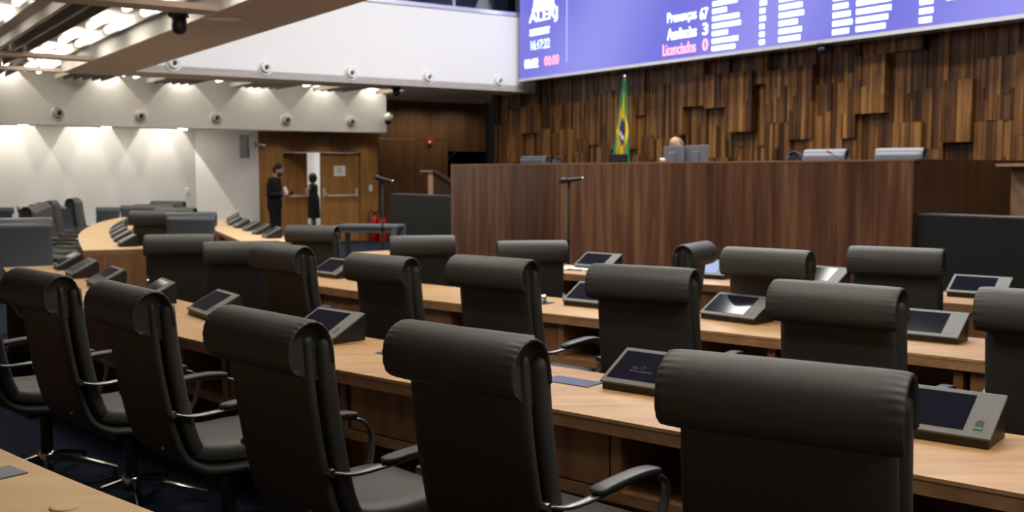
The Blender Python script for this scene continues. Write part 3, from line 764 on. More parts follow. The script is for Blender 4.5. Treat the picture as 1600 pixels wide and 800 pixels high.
# papers
e = at(904, 421, TOP); mb = MB(); rnd = random.Random(5)
for k in range(3):
    t_ = Matrix.Translation((e.x, e.y, TOP + .001 + .002*k)) @ Matrix.Rotation(RA + rnd.uniform(-.3, .3), 4, 'Z')
    n_ = 8; vs = [(x*.1485 - .1485 + i*0, 0, 0) for i, x in ()]
    g = [[Vector((-.15 + .3*i/n_, -.105 + .21*j/n_, .004*(k + 1)*abs(math.sin(i*1.3 + j)))) for i in range(n_ + 1)] for j in range(n_ + 1)]
    fl = [t_ @ v for row in g for v in row]; mb2 = MB()
    mb2.add(fl, [(j*(n_ + 1) + i, j*(n_ + 1) + i + 1, (j + 1)*(n_ + 1) + i + 1, (j + 1)*(n_ + 1) + i) for j in range(n_) for i in range(n_)])
    tag(mb2.build('paper_sheet', M['paper']), 'loose crumpled white paper sheet on the front desk, below the microphone', 'paper', 'loose papers on the front desk')

# ------------------------------------------------------------------ microphones on stands
def mic_stand(px, py, Y, d, label):
    p = aty(px, py, Y); e = empty('microphone_stand', (p.x, p.y, 0)); tag(e, label, 'microphone')
    mb = MB(); mb.lathe([(.13, 0), (.13, .012), (.11, .022), (.02, .03)], 28); mb.build('round_base', M['blackmatte'], e)
    mb = MB(); mb.lathe([(.011, .02), (.011, p.z - .03)], 12); mb.lathe([(.016, p.z*.6), (.016, p.z*.6 + .06)], 12); mb.build('pole', M['blackmatte'], e)
    mb = MB(); c = Vector((0, 0, p.z)); dv = Vector(d).normalized(); q = dv.to_track_quat('Z', 'Y').to_matrix().to_4x4()
    q = Matrix.Translation(c - dv*.02) @ q
    mb.lathe([(.012, -.1), (.015, -.08), (.019, .03), (.022, .05)], 18, 0, q); mc = mb.build('microphone', M['darkmetal'], e)
    mb = MB(); mb.lathe([(.021, .05), (.028, .06), (.029, .085), (.022, .11), (.006, .118)], 18, 0, q); mb.build('grille', M['black'], mc)
    mb = MB(); mb.lathe([(.0135, -.118), (.0135, -.098)], 14, 0, q); mb.build('end_cap', M['chrome'], mc)
    mb = MB(); mb.tube([c + Vector((0, 0, -.05)), c + Vector((0, 0, -.015))], .012, 10); mb.box(-.02, .02, -.025, .025, p.z - .028, p.z - .01); mb.build('clip', M['blackmatte'], e)
mic_stand(889, 281.5, 9.6, (-1, .2, -.12), 'black microphone on a thin stand before the rostrum')
mic_stand(597, 279.5, 11.8, (-.95, .2, .22), 'microphone with a silver handle on a stand before the grey table')

# ------------------------------------------------------------------ doors with push bars, people, wall fittings
def leaf(name, hinge, ang, width, sgn):
    e = empty(name, hinge, ang); e['kind'] = 'structure'
    mb = MB(); mb.box(0, width, 0, .05, .008, DT - .006); mb.build('door_panel', M['door'], e, bevel=.003)
    mb = MB(); z = 1.04
    for x in (.07, width - .07):
        mb.box(x - .022, x + .022, -.02, .0, z - .03, z + .17); 
        mb.tube([(x, -.012, z + .15), (x, -.05, z + .07), (x + (.06 if x < .4 else -.06), -.11, z)], .016, 10)
    mb.tube([(.12, -.11, z), (width - .12, -.11, z)], .019, 12)
    mb.build('push_bar', M['bar'], e)
    mb = MB()
    for zz in (.25, 1.0, 1.85): mb.lathe([(.011, zz - .05), (.011, zz + .05)], 10, mat=Matrix.Translation((.008 if sgn > 0 else width - .008, -.008, 0)))
    mb.build('hinge', M['brushed'], e)
    return e
wl = n2 - n1 - .01
leaf('door_1', hall(n1, DU + .05), HA + R(30), wl, 1)
d2 = leaf('door_2', hall(n2, DU + .05), HA, n3 - n2 - .006, -1)
p = onU(531, 267, DU + .03); nb = p.dot(UN)
mb = MB(); mb.box(nb - .14, nb + .14, DU + .036, DU + .046, p.z - .115, p.z + .115); o = mb.build('paper_notice', M['paper'], rz=HA); tag(o, 'white paper notice taped on the closed door leaf', 'notice')
mb = MB()
for k in range(5): mb.box(nb - .07, nb + .06 - .02*(k % 2), DU + .034, DU + .0362, p.z + .06 - .03*k, p.z + .067 - .03*k)
mb.build('printed_lines', M['darkmetal'], o)
p = onU(503, 220.5, DU); nb = p.dot(UN)
mb = MB(); mb.box(nb - .12, nb + .12, DU - .03, DU, p.z - .07, p.z + .07); tag(mb.build('exit_sign', M['exitgreen'], rz=HA, bevel=.006), 'small unlit greenish sign plate above the double door', 'sign')
p = onU(579, 294, DU); nb = p.dot(UN)
e = empty('wall_switch', hall(nb, DU, p.z), HA); tag(e, 'white switch plate on the wood post beside the door', 'switch')
mb = MB(); mb.box(-.045, .045, -.012, 0, -.075, .075); mb.build('plate', M['plastic'], e, bevel=.005)
mb = MB(); mb.box(-.015, .015, -.018, -.012, -.03, .03); mb.build('rocker', M['paper'], e, bevel=.002)
# red sign in the corridor
p = onU(485, 275, 28.98); nb = p.dot(UN)
mb = MB(); mb.box(nb - .2, nb + .16, 28.97, 29.0, p.z - .12, p.z + .1); tag(mb.build('corridor_sign', M['red'], rz=HA, bevel=.004), 'red sign on the bright corridor wall beyond the open door', 'sign')
# small wall plates
for px, py, lb in ((292, 299, 'tiny white wall plate low on the left side of the white corner'), ):
    p = onU(px, py, 21.97); nb = p.dot(UN); mb = MB(); mb.box(nb - .04, nb + .04, 21.955, 21.97, p.z - .06, p.z + .06); tag(mb.build('wall_plate', M['plastic'], rz=HA, bevel=.004), lb, 'wall plate')
# fire extinguisher
def extinguisher(pos, label, s=1.0):
    e = empty('fire_extinguisher', pos); tag(e, label, 'fire extinguisher')
    mb = MB(); mb.lathe([(.07*s, 0), (.082*s, .015), (.082*s, .40*s), (.07*s, .455*s), (.03*s, .49*s), (.022*s, .52*s)], 24); mb.build('cylinder_body', M['red'], e)
    mb = MB(); mb.lathe([(.026*s, .515*s), (.026*s, .56*s)], 14); mb.box(-.012*s, .10*s, -.012*s, .012*s, .56*s, .575*s); mb.box(-.012*s, .09*s, -.012*s, .012*s, .59*s, .60*s); mb.build('valve', M['blackmatte'], e)
    mb = MB(); mb.tube(interp([(-.02*s, 0, .55*s), (-.08*s, -.02, .62*s), (-.12*s, -.03, .50*s), (-.10*s, -.03, .25*s), (-.095*s, -.03, .12*s)], 5), .011*s, 10); mb.build('hose', M['black'], e)
    mb = MB(); mb.lathe([(.0835*s, .2*s), (.0835*s, .33*s)], 24, cap=False); mb.build('instruction_label', M['paper'], e)
p = onU(585, 300, DU - .22); extinguisher((p.x, p.y, 0), 'red fire extinguisher on the floor beside the door post', 1.15)
p = onU(592, 300, DU - .42); extinguisher((p.x + .1, p.y - .2, 0), 'second red fire extinguisher, standing behind the grey table', 1.1)
# alarm on the dark wall
p = onU(671, 221, 22.0); e = empty('fire_alarm', p, HA); tag(e, 'small red alarm with a white lens on the dark wall', 'alarm')
mb = MB(); mb.box(-.07, .07, -.05, 0, -.06, .09); mb.build('alarm_body', M['red'], e, bevel=.01)
mb = MB(); mb.ell((-.03, -.06, -.03), .04, .03, .04); mb.build('lens', M['plastic'], e)
mb = MB(); mb.box(-.02, .02, -.03, 0, -.14, -.06); mb.build('call_point', M['blackmatte'], e)
# wall speaker on the white corner wall, on a bracket
p = aty(382, 229, 20.9); e = empty('wall_speaker', (p.x, p.y, p.z)); tag(e, 'grey column loudspeaker hung on the white wall by the door', 'loudspeaker')
mb = MB(); mb.box(-.075, .075, -.1, .1, -.23, .24); mb.build('cabinet', M['greyspk'], e, bevel=.01)
mb = MB(); mb.box(.075, .2, -.02, .3, .02, .06); mb.box(.1, .22, -.06, .1, -.03, .12); mb.build('bracket', M['brushed'], e)
mb = MB(); mb.box(.14, .19, .1, 1.0, .03, .07); mb.build('wall_arm', M['plastic'], e)

# ------------------------------------------------------------------ air nozzles
def nozzle(N, U, z, label, rr, group, dark):
    e = empty('air_nozzle', hall(N, U, z), HA); tag(e, label, 'air nozzle', group)
    rot = Matrix.Rotation(PI/2, 4, 'X')
    mb = MB(); mb.lathe([(rr, 0), (rr, .012), (rr*.93, .02), (rr*.80, .014), (rr*.72, .004)], 32, mat=rot, cap=False); mb.build('flange', M['plastic'], e)
    rot2 = rot @ Matrix.Rotation(R(14), 4, 'Y')
    mb = MB(); mb.lathe([(rr*.72, .0), (rr*.72, .03), (rr*.58, .055), (rr*.40, .065), (rr*.34, .05), (rr*.32, .0)], 28, mat=rot2, cap=False); mb.build('ball', M['plastic'] if not dark else M['baffle'], e)
    mb = MB(); mb.lathe([(rr*.36, .012), (rr*.36, .016)], 20, mat=rot2); mb.build('throat', M['black'], e)
for px, py, lb in ((271, 99, 'round white air nozzle cut by the soffit on the gallery front'), (414.5, 106, 'second round air nozzle on the bright gallery front'), (548, 114.5, 'third round air nozzle, middle of the bright gallery front'),
                   (669, 121, 'fourth round air nozzle on the bright gallery front'), (779.5, 127.5, 'round air nozzle nearest the big screen')):
    p = onU(px, py, GB); nozzle(p.dot(UN), GB, p.z, lb, .135, 'air nozzles on the gallery front', False)
for px, py, lb in ((91, 177.5, 'leftmost dark centred air nozzle on the low bulkhead'), (219, 182, 'second dark centred air nozzle on the low bulkhead'), (337.5, 185, 'third dark centred air nozzle, above the wall corner'),
                   (447.5, 188.5, 'fourth dark centred air nozzle, above the door frame'), (548.5, 191, 'dark centred air nozzle nearest the white dome camera')):
    p = onU(px, py, 20.3); nozzle(p.dot(UN), 20.3, p.z, lb, .13, 'air nozzles on the low bulkhead', True)
# downlights under the bulkhead
soff = []
for px, lb in ((40, 'bright small downlight under the bulkhead, leftmost'), (169, 'bright small downlight under the bulkhead, middle one'), (288, 'bright small downlight under the bulkhead, nearest the wall corner')):
    N = Nat(px, 20.5); e = empty('downlight', hall(N, 20.5, BZ), HA); tag(e, lb, 'downlight', 'downlights under the bulkhead'); soff.append(N)
    mb = MB(); mb.lathe([(.085, -.03), (.085, .0)], 24); mb.build('lamp_disc', M['downlamp'], e)
    mb = MB(); mb.lathe([(.1, -.012), (.1, 0)], 24); mb.build('trim_ring', M['plastic'], e)

# ------------------------------------------------------------------ cameras on ceiling and wall
p = aty(279.5, 25, 10.6)
e = empty('dome_camera', (p.x, p.y, GC)); tag(e, 'black dome security camera hanging from the slatted ceiling', 'security camera')
mb = MB(); mb.box(-.10, .09, -.05, .05, -.035, .015); mb.build('mount_plate', M['black'], e, bevel=.008)
mb = MB(); mb.lathe([(.075, -.03), (.075, -.13), (.070, -.165), (.05, -.195), (.02, -.21), (.001, -.212)], 28); mb.build('dome', M['black'], e)
p = aty(348, 14, 10.9)
e = empty('ceiling_projector', (p.x, p.y, GC + .02)); tag(e, 'white flat device with small arms hung beside the dome camera', 'device')
mb = MB(); mb.box(-.16, .2, -.12, .12, -.03, .03); mb.build('housing', M['plastic'], e, bevel=.01)
mb = MB(); mb.tube([(-.05, 0, .03), (-.05, 0, .3)], .012); mb.tube([(.06, 0, .03), (.06, 0, .3)], .012); mb.build('hanger', M['brushed'], e)
p = onU(600, 187, 20.28); e = empty('dome_camera', (p.x, p.y, p.z), HA); tag(e, 'white dome camera with a black lens at the bulkhead end', 'security camera')
e.location = hall(10.58, 20.24, p.z)
mb = MB(); mb.box(0, .1, .0, .06, .03, .12); mb.tube([(.05, .03, .1), (-.02, -.02, .14), (-.05, -.06, .1)], .02); mb.build('wall_arm', M['plastic'], e)
mb = MB(); mb.lathe([(.03, .13), (.075, .09), (.08, -.02)], 24, mat=Matrix.Translation((-.06, -.08, 0))); mb.build('housing', M['plastic'], e)
mb = MB(); mb.ell((-.06, -.08, -.03), .072, .072, .085); mb.build('dome', M['black'], e)
p = onU(621, 146, GB + .3); e = empty('dome_camera', hall(p.dot(UN), GB + .35, GC)); tag(e, 'black camera under the gallery soffit before the ceiling lights', 'security camera')
mb = MB(); mb.lathe([(.1, 0), (.1, -.05)], 20); mb.build('mount_plate', M['black'], e)
mb = MB(); mb.lathe([(.07, -.05), (.07, -.11), (.05, -.16), (.01, -.175)], 20); mb.build('dome', M['black'], e)
p = onN(1276, 80, SN - .1); e = empty('dome_camera', hall(SN + .02, p.dot(UU), szb - .012)); tag(e, 'black camera hanging under the big screen', 'security camera')
mb = MB(); mb.lathe([(.08, 0), (.08, -.04)], 20); mb.build('mount_plate', M['black'], e)
mb = MB(); mb.lathe([(.06, -.04), (.065, -.1), (.045, -.145), (.01, -.16)], 20); mb.build('dome', M['black'], e)

# ------------------------------------------------------------------ stage furniture
p = aty(765.5, 160, 20.6)
e = empty('column_speaker', (p.x, p.y, .6), HA); tag(e, 'tall slim black column loudspeaker behind the left end of the rostrum', 'loudspeaker')
mb = MB(); mb.box(-.065, .065, -.06, .06, 1.0, p.z - .6); mb.build('column', M['grille'], e, bevel=.01)
mb = MB(); mb.box(-.075, .075, -.075, .075, .45, 1.0); mb.lathe([(.03, .03), (.03, .45)], 14); mb.build('stand', M['blackmatte'], e, bevel=.004)
mb = MB(); mb.lathe([(.2, 0), (.2, .02), (.04, .05)], 24); mb.build('foot', M['blackmatte'], e)
# flag
fp = aty(975, 240, 17.5); fz = aty(975, 120, 17.5).z
e = empty('flag', (fp.x, fp.y, .7)); tag(e, 'folded green and yellow national flag hanging on a pole before the wood wall', 'flag')
mb = MB(); mb.lathe([(.16, 0), (.16, .03), (.03, .06)], 24); mb.build('flag_base', M['brushed'], e)
H = fz - .7
mb = MB(); mb.lathe([(.014, .03), (.014, H - .02)], 12); mb.ell((0, 0, H), .026, .026, .035); mb.build('flagpole', M['brushed'], e)
mb = MB(); nx, nz = 60, 44; vs = []; ff = []; mi = []
for j in range(nz + 1):
    v = j/nz; z = H - .05 - v*1.55; wd = .035 + .28*v**.85
    for i in range(nx + 1):
        t = i/nx; ph = t*5*PI
        vs.append((-.33*wd - .5*wd + t*wd*1.0 + .1*wd + .02*math.sin(ph*1.3)*v, -.05 - .055*(.35 + v)*math.sin(ph) - .02, z + .03*v*math.sin(ph*.5)))
for j in range(nz):
    for i in range(nx): ff.append((j*(nx + 1) + i, j*(nx + 1) + i + 1, (j + 1)*(nx + 1) + i + 1, (j + 1)*(nx + 1) + i))
mb.add(vs, ff, 0, True)
for k, f in enumerate(ff):
    i, j = k % nx, k//nx; t, v = (i + .5)/nx, (j + .5)/nz
    dx = (t - .52)/.50; dz = (v - .56)/.46                                # the yellow lozenge, drawn in the folded cloth
    if abs(dx) + abs(dz) < 1: mb.mi[k] = 1
    if (dx/.42)**2 + (dz/.33)**2 < 1: mb.mi[k] = 2
    if (dx/.42)**2 + (dz/.33)**2 < 1 and abs(dz - .10 - .15*dx) < .055: mb.mi[k] = 3
fl = mb.build('flag_cloth', [M['green'], M['yellow'], M['blue'], M['flagwhite']], e)
sm = fl.modifiers.new('thickness', 'SOLIDIFY'); sm.thickness = .006
# monitors behind the rostrum
def monitor(px0, px1, pyt, N, rot, label, mat, zb=1.44):
    p = onN((px0 + px1)/2, pyt, N); w = abs((onN(px1, pyt, N) - onN(px0, pyt, N)).length)*.92
    e = empty('desktop_monitor', (p.x, p.y, zb), HA + PI/2 + rot); tag(e, label, 'monitor', None)
    t = p.z - zb
    mb = MB(); mb.box(-w/2, w/2, -.02, .02, t - .34, t); mb.build('panel', mat, e, bevel=.008)
    mb = MB(); mb.box(-w*.16, w*.16, .02, .05, t - .30, t - .08); mb.build('rear_housing', M['plastic'] if mat is M['palelitlea'] else mat, e, bevel=.008)
    mb = MB(); mb.box(-.03, .03, -.01, .01, .01, t - .2); mb.box(-.11, .11, -.08, .08, 0, .012); mb.build('stand', M['brushed'], e)
    mb = MB(); mb.box(-w/2 + .01, w/2 - .01, -.0215, -.0195, t - .33, t - .01); mb.build('screen', M['tscreen'], e)
greymon = plain('grey_monitor_back', (.22, .24, .28), .4, .3)
monitor(1037, 1069, 228.5, 9.42, 0, 'grey monitor back above the rostrum before the seated person', greymon)
monitor(1070, 1108, 227, 9.5, 0, 'wider grey monitor back above the rostrum, right of the other', greymon)
monitor(951, 981, 241, 9.4, 0, 'low black monitor above the rostrum, under the flag', M['black'])
# gooseneck microphones on the rostrum and lecterns
def gooseneck(base, pts, label):
    e = empty('gooseneck_microphone', base); tag(e, label, 'microphone')
    mb = MB(); mb.lathe([(.05, 0), (.05, .025), (.015, .035)], 18); mb.build('base', M['blackmatte'], e)
    P = interp(pts, 6); mb = MB(); mb.tube(P, .006, 8); mb.build('stem', M['darkmetal'], e)
    mb = MB(); d = (P[-1] - P[-3]).normalized(); mb.tube([P[-1], P[-1] + d*.03, P[-1] + d*.055], [.010, .012, .006], 10); mb.build('head', M['black'], e); return e
def gpx(px, py, px1, py1, label, N=9.4):
    b_ = onN(px, py, N); b_.z = 1.44; t_ = onN(px1, py1, N) - b_
    return gooseneck(b_, [(0, 0, .02), tuple(t_*.55 + Vector((0, 0, .05))), tuple(t_)], label)
gpx(783, 257, 803, 232, 'thin gooseneck microphone above the left end of the rostrum')
gm = gpx(1349, 246, 1297, 238.5, 'gooseneck microphone with a red ring, bent before the chair back with painted pale sheen', 9.5)
mb = MB(); q_ = onN(1297, 238.5, 9.5) - gm.location; mb.ell(q_, .016, .016, .016, 12, 8); mb.build('red_ring', M['red'], gm)
q_ = onN(1034.5, 250, RN + .05); cu = empty('cup', (q_.x, q_.y, RZ)); tag(cu, 'small white cup on the rostrum edge beside the grey monitor', 'cup')
mb = MB(); mb.lathe([(.02, 0), (.028, .02), (.03, .05), (.027, .05), (.022, .01), (.001, .008)], 20); mb.build('cup_body', M['plastic'], cu)
mb = MB(); mb.tube([(.028, 0, .042), (.044, 0, .038), (.044, 0, .022), (.027, 0, .016)], .004, 8); mb.build('cup_handle', M['plastic'], cu)
gpx(1143, 246, 1156, 231, 'gooseneck microphone beside the grey monitors')
# lecterns
def lectern(p, z0, H, label, ang):
    e = empty('lectern', (p.x, p.y, z0), ang); tag(e, label, 'lectern'); h = H - z0
    mb = MB(); mb.box(-.23, -.13, -.22, .22, 0, h - .02); mb.build('front_panel', M['lectern'], e, bevel=.004)
    for s_ in (-1, 1):
        mb = MB(); mb.rings([[(-.13, y, 0), (.2, y, 0), (.2, y, h - .24), (-.13, y, h - .05)] for y in (s_*.22, s_*.195)], 0, False); mb.build('side_panel', M['darkwood'], e)
    mb = MB(); mb.rings([[(-.38, y, h - .02), (-.38, y, h + .01), (-.12, y, h + .01), (-.12, y, h - .02)] for y in (-.27, .27)], 0, False); mb.build('top_ledge', M['lectern'], e)
    mb = MB(); mb.rings([[(-.118, y, h - .02), (-.118, y, h + .01), (.27, y, h - .235), (.27, y, h - .275)] for y in (-.27, .27)], 0, False); mb.build('reading_board', M['darkwood'], e)
    mb = MB(); mb.tube(interp([(-.1, .1, h - .08), (.05, .05, h + .16), (.28, -.02, h + .36)], 6), .006, 8); mb.build('gooseneck', M['darkmetal'], e)
p = onN(690, 290, 10.3); lectern(p, .6, onN(672, 267, 10.3).z, 'wooden lectern behind the granite plinth left of the rostrum', R(-6))
p = onN(1634, 290, 10.3); lectern(p, .6, onN(1590, 257, 10.1).z, 'wooden lectern at the right frame edge behind the granite wall', R(12))
# grey table
tp = at(572, 351, .75); e = empty('side_table', (tp.x, tp.y, 0), R(-8)); tag(e, 'plain grey four legged table before the door', 'table')
mb = MB(); mb.box(-.42, .55, -.32, .32, .71, .75); mb.build('tabletop', M['greytable'], e, bevel=.004)
for x, y in ((-.39, -.29), (.52, -.29), (-.39, .29), (.52, .29)):
    mb = MB(); mb.box(x - .035, x + .035, y - .035, y + .035, 0, .71); mb.build('leg', M['greytable'], e)
mb = MB(); mb.box(-.36, .49, -.30, -.28, .64, .71); mb.build('apron', M['greytable'], e)

# ------------------------------------------------------------------ people
def caps(mb, pts, rr, n=14, flat=1.0):
    P = [Vector(p) for p in pts]; mb.tube(P, rr, n)
    for p, r in zip(P, rr): mb.ell(p, r, r, r, 12, 8)
def fuse(mb, name, mat, parent, voxel, smooth=6):
    me = mb.mesh(name + '_raw', mat); o = bpy.data.objects.new(name + '_raw', me); COL.objects.link(o)
    md = o.modifiers.new('r', 'REMESH'); md.mode = 'VOXEL'; md.voxel_size = voxel; md.use_smooth_shade = True
    sm_ = o.modifiers.new('s', 'SMOOTH'); sm_.factor = .5; sm_.iterations = smooth
    bpy.context.view_layer.update()
    m2 = bpy.data.meshes.new_from_object(o.evaluated_get(bpy.context.evaluated_depsgraph_get())); m2.name = name
    bpy.data.objects.remove(o)
    m2.materials.clear(); m2.materials.append(mat)
    for pg in m2.polygons: pg.use_smooth = True
    q = bpy.data.objects.new(name, m2); COL.objects.link(q); q.parent = parent; return q
def head(mb, c, s=1.0, pitch=0.0, yaw=0.0):
    T = Matrix.Translation(c) @ Matrix.Rotation(yaw, 4, 'Z') @ Matrix.Rotation(pitch, 4, 'Y')   # face towards +x
    mb.ell((0, 0, .02*s), .096*s, .074*s, .115*s, 24, 16, mat=T); mb.ell((.03*s, 0, -.055*s), .062*s, .054*s, .07*s, 20, 12, mat=T)
    mb.ell((.098*s, 0, -.012*s), .020*s, .014*s, .026*s, 10, 8, mat=T); mb.ell((.088*s, 0, -.062*s), .012*s, .024*s, .008*s, 10, 6, mat=T)
    mb.ell((.088*s, 0, .03*s), .014*s, .05*s, .012*s, 10, 6, mat=T)
    for s_ in (-1, 1): mb.ell((-.005*s, s_*.074*s, -.005*s), .022*s, .012*s, .034*s, 10, 8, mat=T)
    return T
def hand(mb, w, d, up, s=1.0, curl=.5, side=1):
    d = Vector(d).normalized(); up = Vector(up).normalized(); r = d.cross(up).normalized(); w = Vector(w)
    pc = w + d*.05*s
    for k in (-1.2, -.4, .4, 1.2): caps(mb, [w + r*(.012*k)*s, w + d*.085*s + r*(.021*k)*s], [.015*s, .0125*s], 8)
    for k, ln in zip((-1.2, -.4, .4, 1.2), (.066, .078, .074, .058)):
        b0 = w + d*.085*s + r*.021*k*s; b1 = b0 + (d*math.cos(curl*.6) - up*math.sin(curl*.6))*ln*.5*s; b2 = b1 + (d*math.cos(curl*1.6) - up*math.sin(curl*1.6))*ln*.55*s
        caps(mb, [b0, b1, b2], [.010*s, .009*s, .0075*s], 8)
    t0 = w + d*.025*s + r*.03*s*side; t1 = t0 + (d*.6 + r*.7*side)*.04*s; t2 = t1 + (d*.9 + r*.1*side - up*.3)*.032*s; caps(mb, [t0, t1, t2], [.013*s, .011*s, .009*s], 8)
# standing man in dark clothes, reading what he holds
mp = aty(430, 300, 21.3)
man = empty('person', (mp.x, mp.y, 0), R(-6)); tag(man, 'standing person in dark clothes and face mask holding white paper by the door', 'person')
b_ = MB(); T = head(b_, (.075, 0, 1.60), 1.0, R(28))
caps(b_, [(.0, 0, 1.40), (.05, 0, 1.53)], [.06, .054])
caps(b_, [(-.02, 0, .98), (-.03, 0, 1.15), (-.01, 0, 1.36)], [.125, .12, .13])
for s_ in (-1, 1):
    caps(b_, [(-.02, s_*.09, .95), (.01, s_*.10, .50), (-.02, s_*.10, .09)], [.085, .058, .042]); caps(b_, [(-.04, s_*.10, .05), (.14, s_*.12, .035)], [.042, .034])
    caps(b_, [(-.02, s_*.19, 1.38), (-.05, s_*.22, 1.10), (.20, s_*.10, 1.10)], [.058, .046, .032]); hand(b_, (.21, s_*.095, 1.10), (1, -s_*.25, .08), (0, 0, 1), 1.0, .7, -s_)
body = fuse(b_, 'body', M['skin'], man, .009, 3)
b_ = MB(); caps(b_, [(-.02, 0, .98), (-.03, 0, 1.15), (-.01, 0, 1.34)], [.15, .15, .15])
for s_ in (-1, 1): b_.ell((-.02, s_*.11, 1.25), .13, .12, .2); caps(b_, [(-.02, s_*.19, 1.385), (-.055, s_*.225, 1.10), (.17, s_*.11, 1.10)], [.075, .066, .050]); b_.ell((-.02, s_*.07, .9), .14, .13, .2)
fuse(b_, 'jacket', M['cloth'], man, .014, 6)
b_ = MB()
for s_ in (-1, 1): caps(b_, [(-.02, s_*.085, .95), (.0, s_*.10, .50), (-.02, s_*.10, .08)], [.115, .085, .072])
fuse(b_, 'trousers', M['cloth'], man, .014, 6)
b_ = MB()
for s_ in (-1, 1): caps(b_, [(-.05, s_*.10, .055), (.06, s_*.11, .05), (.16, s_*.12, .04)], [.054, .05, .042])
b_.box(-.1, .2, -.16, -.06, .0, .02); b_.box(-.1, .2, .06, .16, .0, .02)
fuse(b_, 'shoe', M['black'], man, .010, 2)
b_ = MB(); b_.ell((-.02, 0, .052), .10, .082, .095, mat=T); b_.ell((-.05, 0, .0), .075, .079, .09, mat=T); fuse(b_, 'hair', M['hair'], man, .009, 3)
b_ = MB(); b_.ell((.052, 0, -.055), .062, .062, .062, mat=T); fuse(b_, 'face_mask', M['black'], man, .008, 2)
mt = Matrix.Translation((mp.x, mp.y, 0)) @ Matrix.Rotation(R(-6), 4, 'Z')
mb = MB(); mb.box(-.03, .03, -.004, .004, -.07, .07, mat=mt @ Matrix.Translation((.245, -.05, 1.20)) @ Matrix.Rotation(R(-25), 4, 'Y')); tag(mb.build('paper_slip', M['paper']), 'white slip of paper held by the standing person', 'paper')
mb = MB(); mb.box(-.035, .035, -.006, .006, -.075, .075, mat=mt @ Matrix.Translation((.325, .015, 1.12)) @ Matrix.Rotation(R(60), 4, 'Y')); tag(mb.build('mobile_phone', M['black'], bevel=.004), 'dark phone in the hands of the standing person', 'phone')
# woman in the doorway
wp = aty(489, 300, 28.3)
wom = empty('person', (wp.x, wp.y, 0), R(170)); wom.scale = (.98, .98, .98); tag(wom, 'person in a dark dress and white shoes standing beyond the open door', 'person')
b_ = MB(); T = head(b_, (.03, 0, 1.42), .94, R(5)); SC = .9
caps(b_, [(0, 0, 1.24), (.02, 0, 1.36)], [.05, .046]); caps(b_, [(0, 0, .85), (-.01, 0, 1.0), (0, 0, 1.2)], [.12, .10, .105])
for s_ in (-1, 1):
    caps(b_, [(0, s_*.08, .85), (.01, s_*.08, .44), (-.02, s_*.08, .08)], [.085, .052, .036]); caps(b_, [(-.03, s_*.08, .045), (.12, s_*.09, .03)], [.036, .028])
    if s_ < 0: caps(b_, [(0, -.15, 1.22), (.02, -.19, 1.0), (.18, -.17, .93)], [.046, .038, .028]); hand(b_, (.19, -.17, .93), (1, .1, .1), (0, 0, 1), .9, .8, 1)
    else: caps(b_, [(0, .15, 1.22), (.08, .20, 1.02), (.24, .12, 1.04)], [.046, .038, .028]); hand(b_, (.25, .12, 1.04), (1, -.1, .1), (0, 0, 1), .9, .8, -1)
fuse(b_, 'body', M['skindark'], wom, .009, 3)
b_ = MB(); b_.rings([[(rx*math.cos(2*PI*k/28) - .005, ry*math.sin(2*PI*k/28), z) for k in range(28)] for rx, ry, z in ((.19, .2, .30), (.185, .2, .55), (.175, .19, .85), (.13, .145, 1.0), (.135, .165, 1.15), (.125, .165, 1.24))])
b_.ell((0, .13, 1.21), .075, .07, .07); b_.ell((0, -.13, 1.21), .075, .07, .07); fuse(b_, 'dress', M['dress'], wom, .012, 4)
b_ = MB(); rnd = random.Random(2)
for k in range(90):
    v = Vector((rnd.gauss(0, 1), rnd.gauss(0, 1), rnd.gauss(0, 1) + .3)).normalized()
    if v.x > .45 and v.z < .45: continue
    b_.ell((-.03 + v.x*.10, v.y*.105, .01 + v.z*.12), .034, .034, .034, 8, 6, mat=T)
b_.ell((-.03, 0, .02), .1, .1, .12, mat=T); fuse(b_, 'hair', M['hair'], wom, .011, 1)
b_ = MB()
for s_ in (-1, 1): caps(b_, [(-.04, s_*.08, .05), (.05, s_*.085, .045), (.13, s_*.09, .035)], [.048, .044, .036])
fuse(b_, 'shoe', M['plastic'], wom, .010, 2)
# seated official, crown of the head above the rostrum
op = onN(1061, 214, 10.35); zt = op.z
off_ = empty('person', (op.x, op.y, .7), R(BACKF)); tag(off_, 'seated person behind the rostrum, only the crown of the head showing', 'person')
hz = zt - .7 - .128
b_ = MB(); T = head(b_, (.05, 0, hz), 1.0, R(35)); caps(b_, [(-.02, 0, hz - .2), (.03, 0, hz - .08)], [.06, .055])
caps(b_, [(-.06, 0, .50), (-.06, 0, .62), (-.03, 0, hz - .26)], [.13, .125, .125])
for s_ in (-1, 1):
    caps(b_, [(-.03, s_*.18, hz - .23), (.02, s_*.22, .60), (.26, s_*.14, .66)], [.056, .046, .032]); hand(b_, (.27, s_*.14, .66), (1, -s_*.2, 0), (0, 0, 1), 1, .4, -s_)
    caps(b_, [(-.05, s_*.09, .5), (.36, s_*.11, .5), (.34, s_*.11, .08)], [.082, .058, .042]); caps(b_, [(.32, s_*.11, .045), (.47, s_*.12, .035)], [.042, .034])
fuse(b_, 'body', M['skin'], off_, .010, 3)
b_ = MB(); caps(b_, [(-.06, 0, .50), (-.06, 0, .62), (-.03, 0, hz - .27)], [.15, .15, .15])
for s_ in (-1, 1): b_.ell((-.05, s_*.10, .64), .13, .12, .2); caps(b_, [(-.03, s_*.18, hz - .23), (.02, s_*.22, .60), (.23, s_*.145, .655)], [.072, .062, .048])
fuse(b_, 'jacket', M['cloth'], off_, .014, 5)
b_ = MB()
for s_ in (-1, 1): caps(b_, [(-.05, s_*.09, .5), (.37, s_*.11, .5), (.34, s_*.11, .09)], [.10, .078, .065])
fuse(b_, 'trousers', M['cloth'], off_, .014, 5)
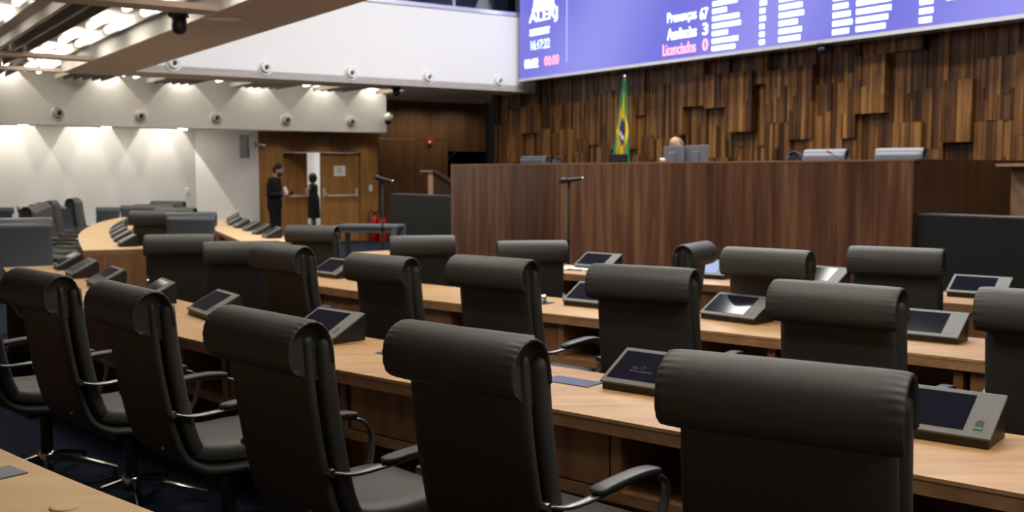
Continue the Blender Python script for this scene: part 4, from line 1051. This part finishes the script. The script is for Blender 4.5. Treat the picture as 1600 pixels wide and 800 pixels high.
b_ = MB(); b_.ell((-.045, 0, .0), .075, .083, .105, mat=T)
for s_ in (-1, 1): b_.ell((-.01, s_*.06, -.01), .06, .022, .05, mat=T)
fuse(b_, 'hair', M['greyhair'], off_, .009, 2)

# ------------------------------------------------------------------ light
w = bpy.data.worlds.new('hall_ambient'); S.world = w; w.use_nodes = True
w.node_tree.nodes['Background'].inputs[0].default_value = (.95, .96, 1.0, 1); w.node_tree.nodes['Background'].inputs[1].default_value = .05
def area(name, loc, size, power, col=(1, .96, .90), rot=(0, 0, HA), sy=None):
    ld = bpy.data.lights.new(name, 'AREA'); ld.energy = power; ld.color = col; ld.size = size
    if sy: ld.shape = 'RECTANGLE'; ld.size_y = sy
    o = bpy.data.objects.new(name, ld); COL.objects.link(o); o.location = loc; o.rotation_euler = rot; return o
for N in (6.2, 9.2, 11.2):
    for U in (5.5, 9.0, 12.5): area('void_lamp', hall(N, U, 7.45), 1.2, 165, (1, .97, .90))
def spot(name, loc, power, ang, blend, col=(1, .94, .83), tilt=None, r=.04):
    ld = bpy.data.lights.new(name, 'SPOT'); ld.energy = power; ld.spot_size = R(ang); ld.spot_blend = blend; ld.color = col; ld.shadow_soft_size = r
    o = bpy.data.objects.new(name, ld); COL.objects.link(o); o.location = loc
    o.rotation_euler = tilt if tilt else (0, 0, 0); return o
d_ = soff[1] - soff[0]
for N in [soff[0] - d_] + soff:
    spot('wall_wash_and_fill', hall(N, 21.82, 3.30), 230, 59, .06, r=.012); spot('wall_wash_and_fill', hall(N, 21.82, 3.30), 150, 29, .25, r=.012); spot('wall_wash_and_fill', hall(N, 21.2, 2.8), 26, 150, .6, r=.1)  # two scallop spots each; the third is an added wide fill
hb('ceiling_wall_slot', M['white'], (-4, 7.9, 20.9, 22, 3.36, 3.42))
for px in (16, 172, 286, 402, 505, 582):
    N = Nat(px, 20.3); spot('ceiling_spot', hall(N, 20.2, 3.62), 34, 84, .06, r=.012); spot('ceiling_spot', hall(N, 20.2, 3.62), 10, 52, .2, r=.012)
for N, U, L in TSP: spot('trough_beam', hall(N, U, GC + .2), 84 if U < 16.5 else 30, 125, .6, (1, .93, .82), None, .15)
area('gallery_blue_fill', hall(9, 18.4, 6.3), 1.0, 30, (.7, .7, 1))  # unseen light added to imitate the screen's blue reflection in the glass
area('corridor_lamp', hall((n1 + n3)/2, 24.0, 2.75), .8, 40, (1, .98, .95))
area('corridor_lamp', hall(11.0, 27.0, 2.75), .8, 60, (1, .98, .95))
for N in (11.3, 12.3, 13.4): spot('panel_washer', hall(N, 21.3, 3.24), 22, 160, .7)
for N in (8.3, 9.4, 10.4): spot('door_fill_spot', hall(N, 20.75, BZ - .01), 9, 130, .6)  # added fill spots to brighten the door, no fixtures there

# ------------------------------------------------------------------ view
S.view_settings.view_transform = 'Standard'; S.view_settings.look = 'None'; S.view_settings.gamma = 1; S.view_settings.use_curve_mapping = False
S.view_settings.exposure = 0.0
S.cycles.use_denoising = True
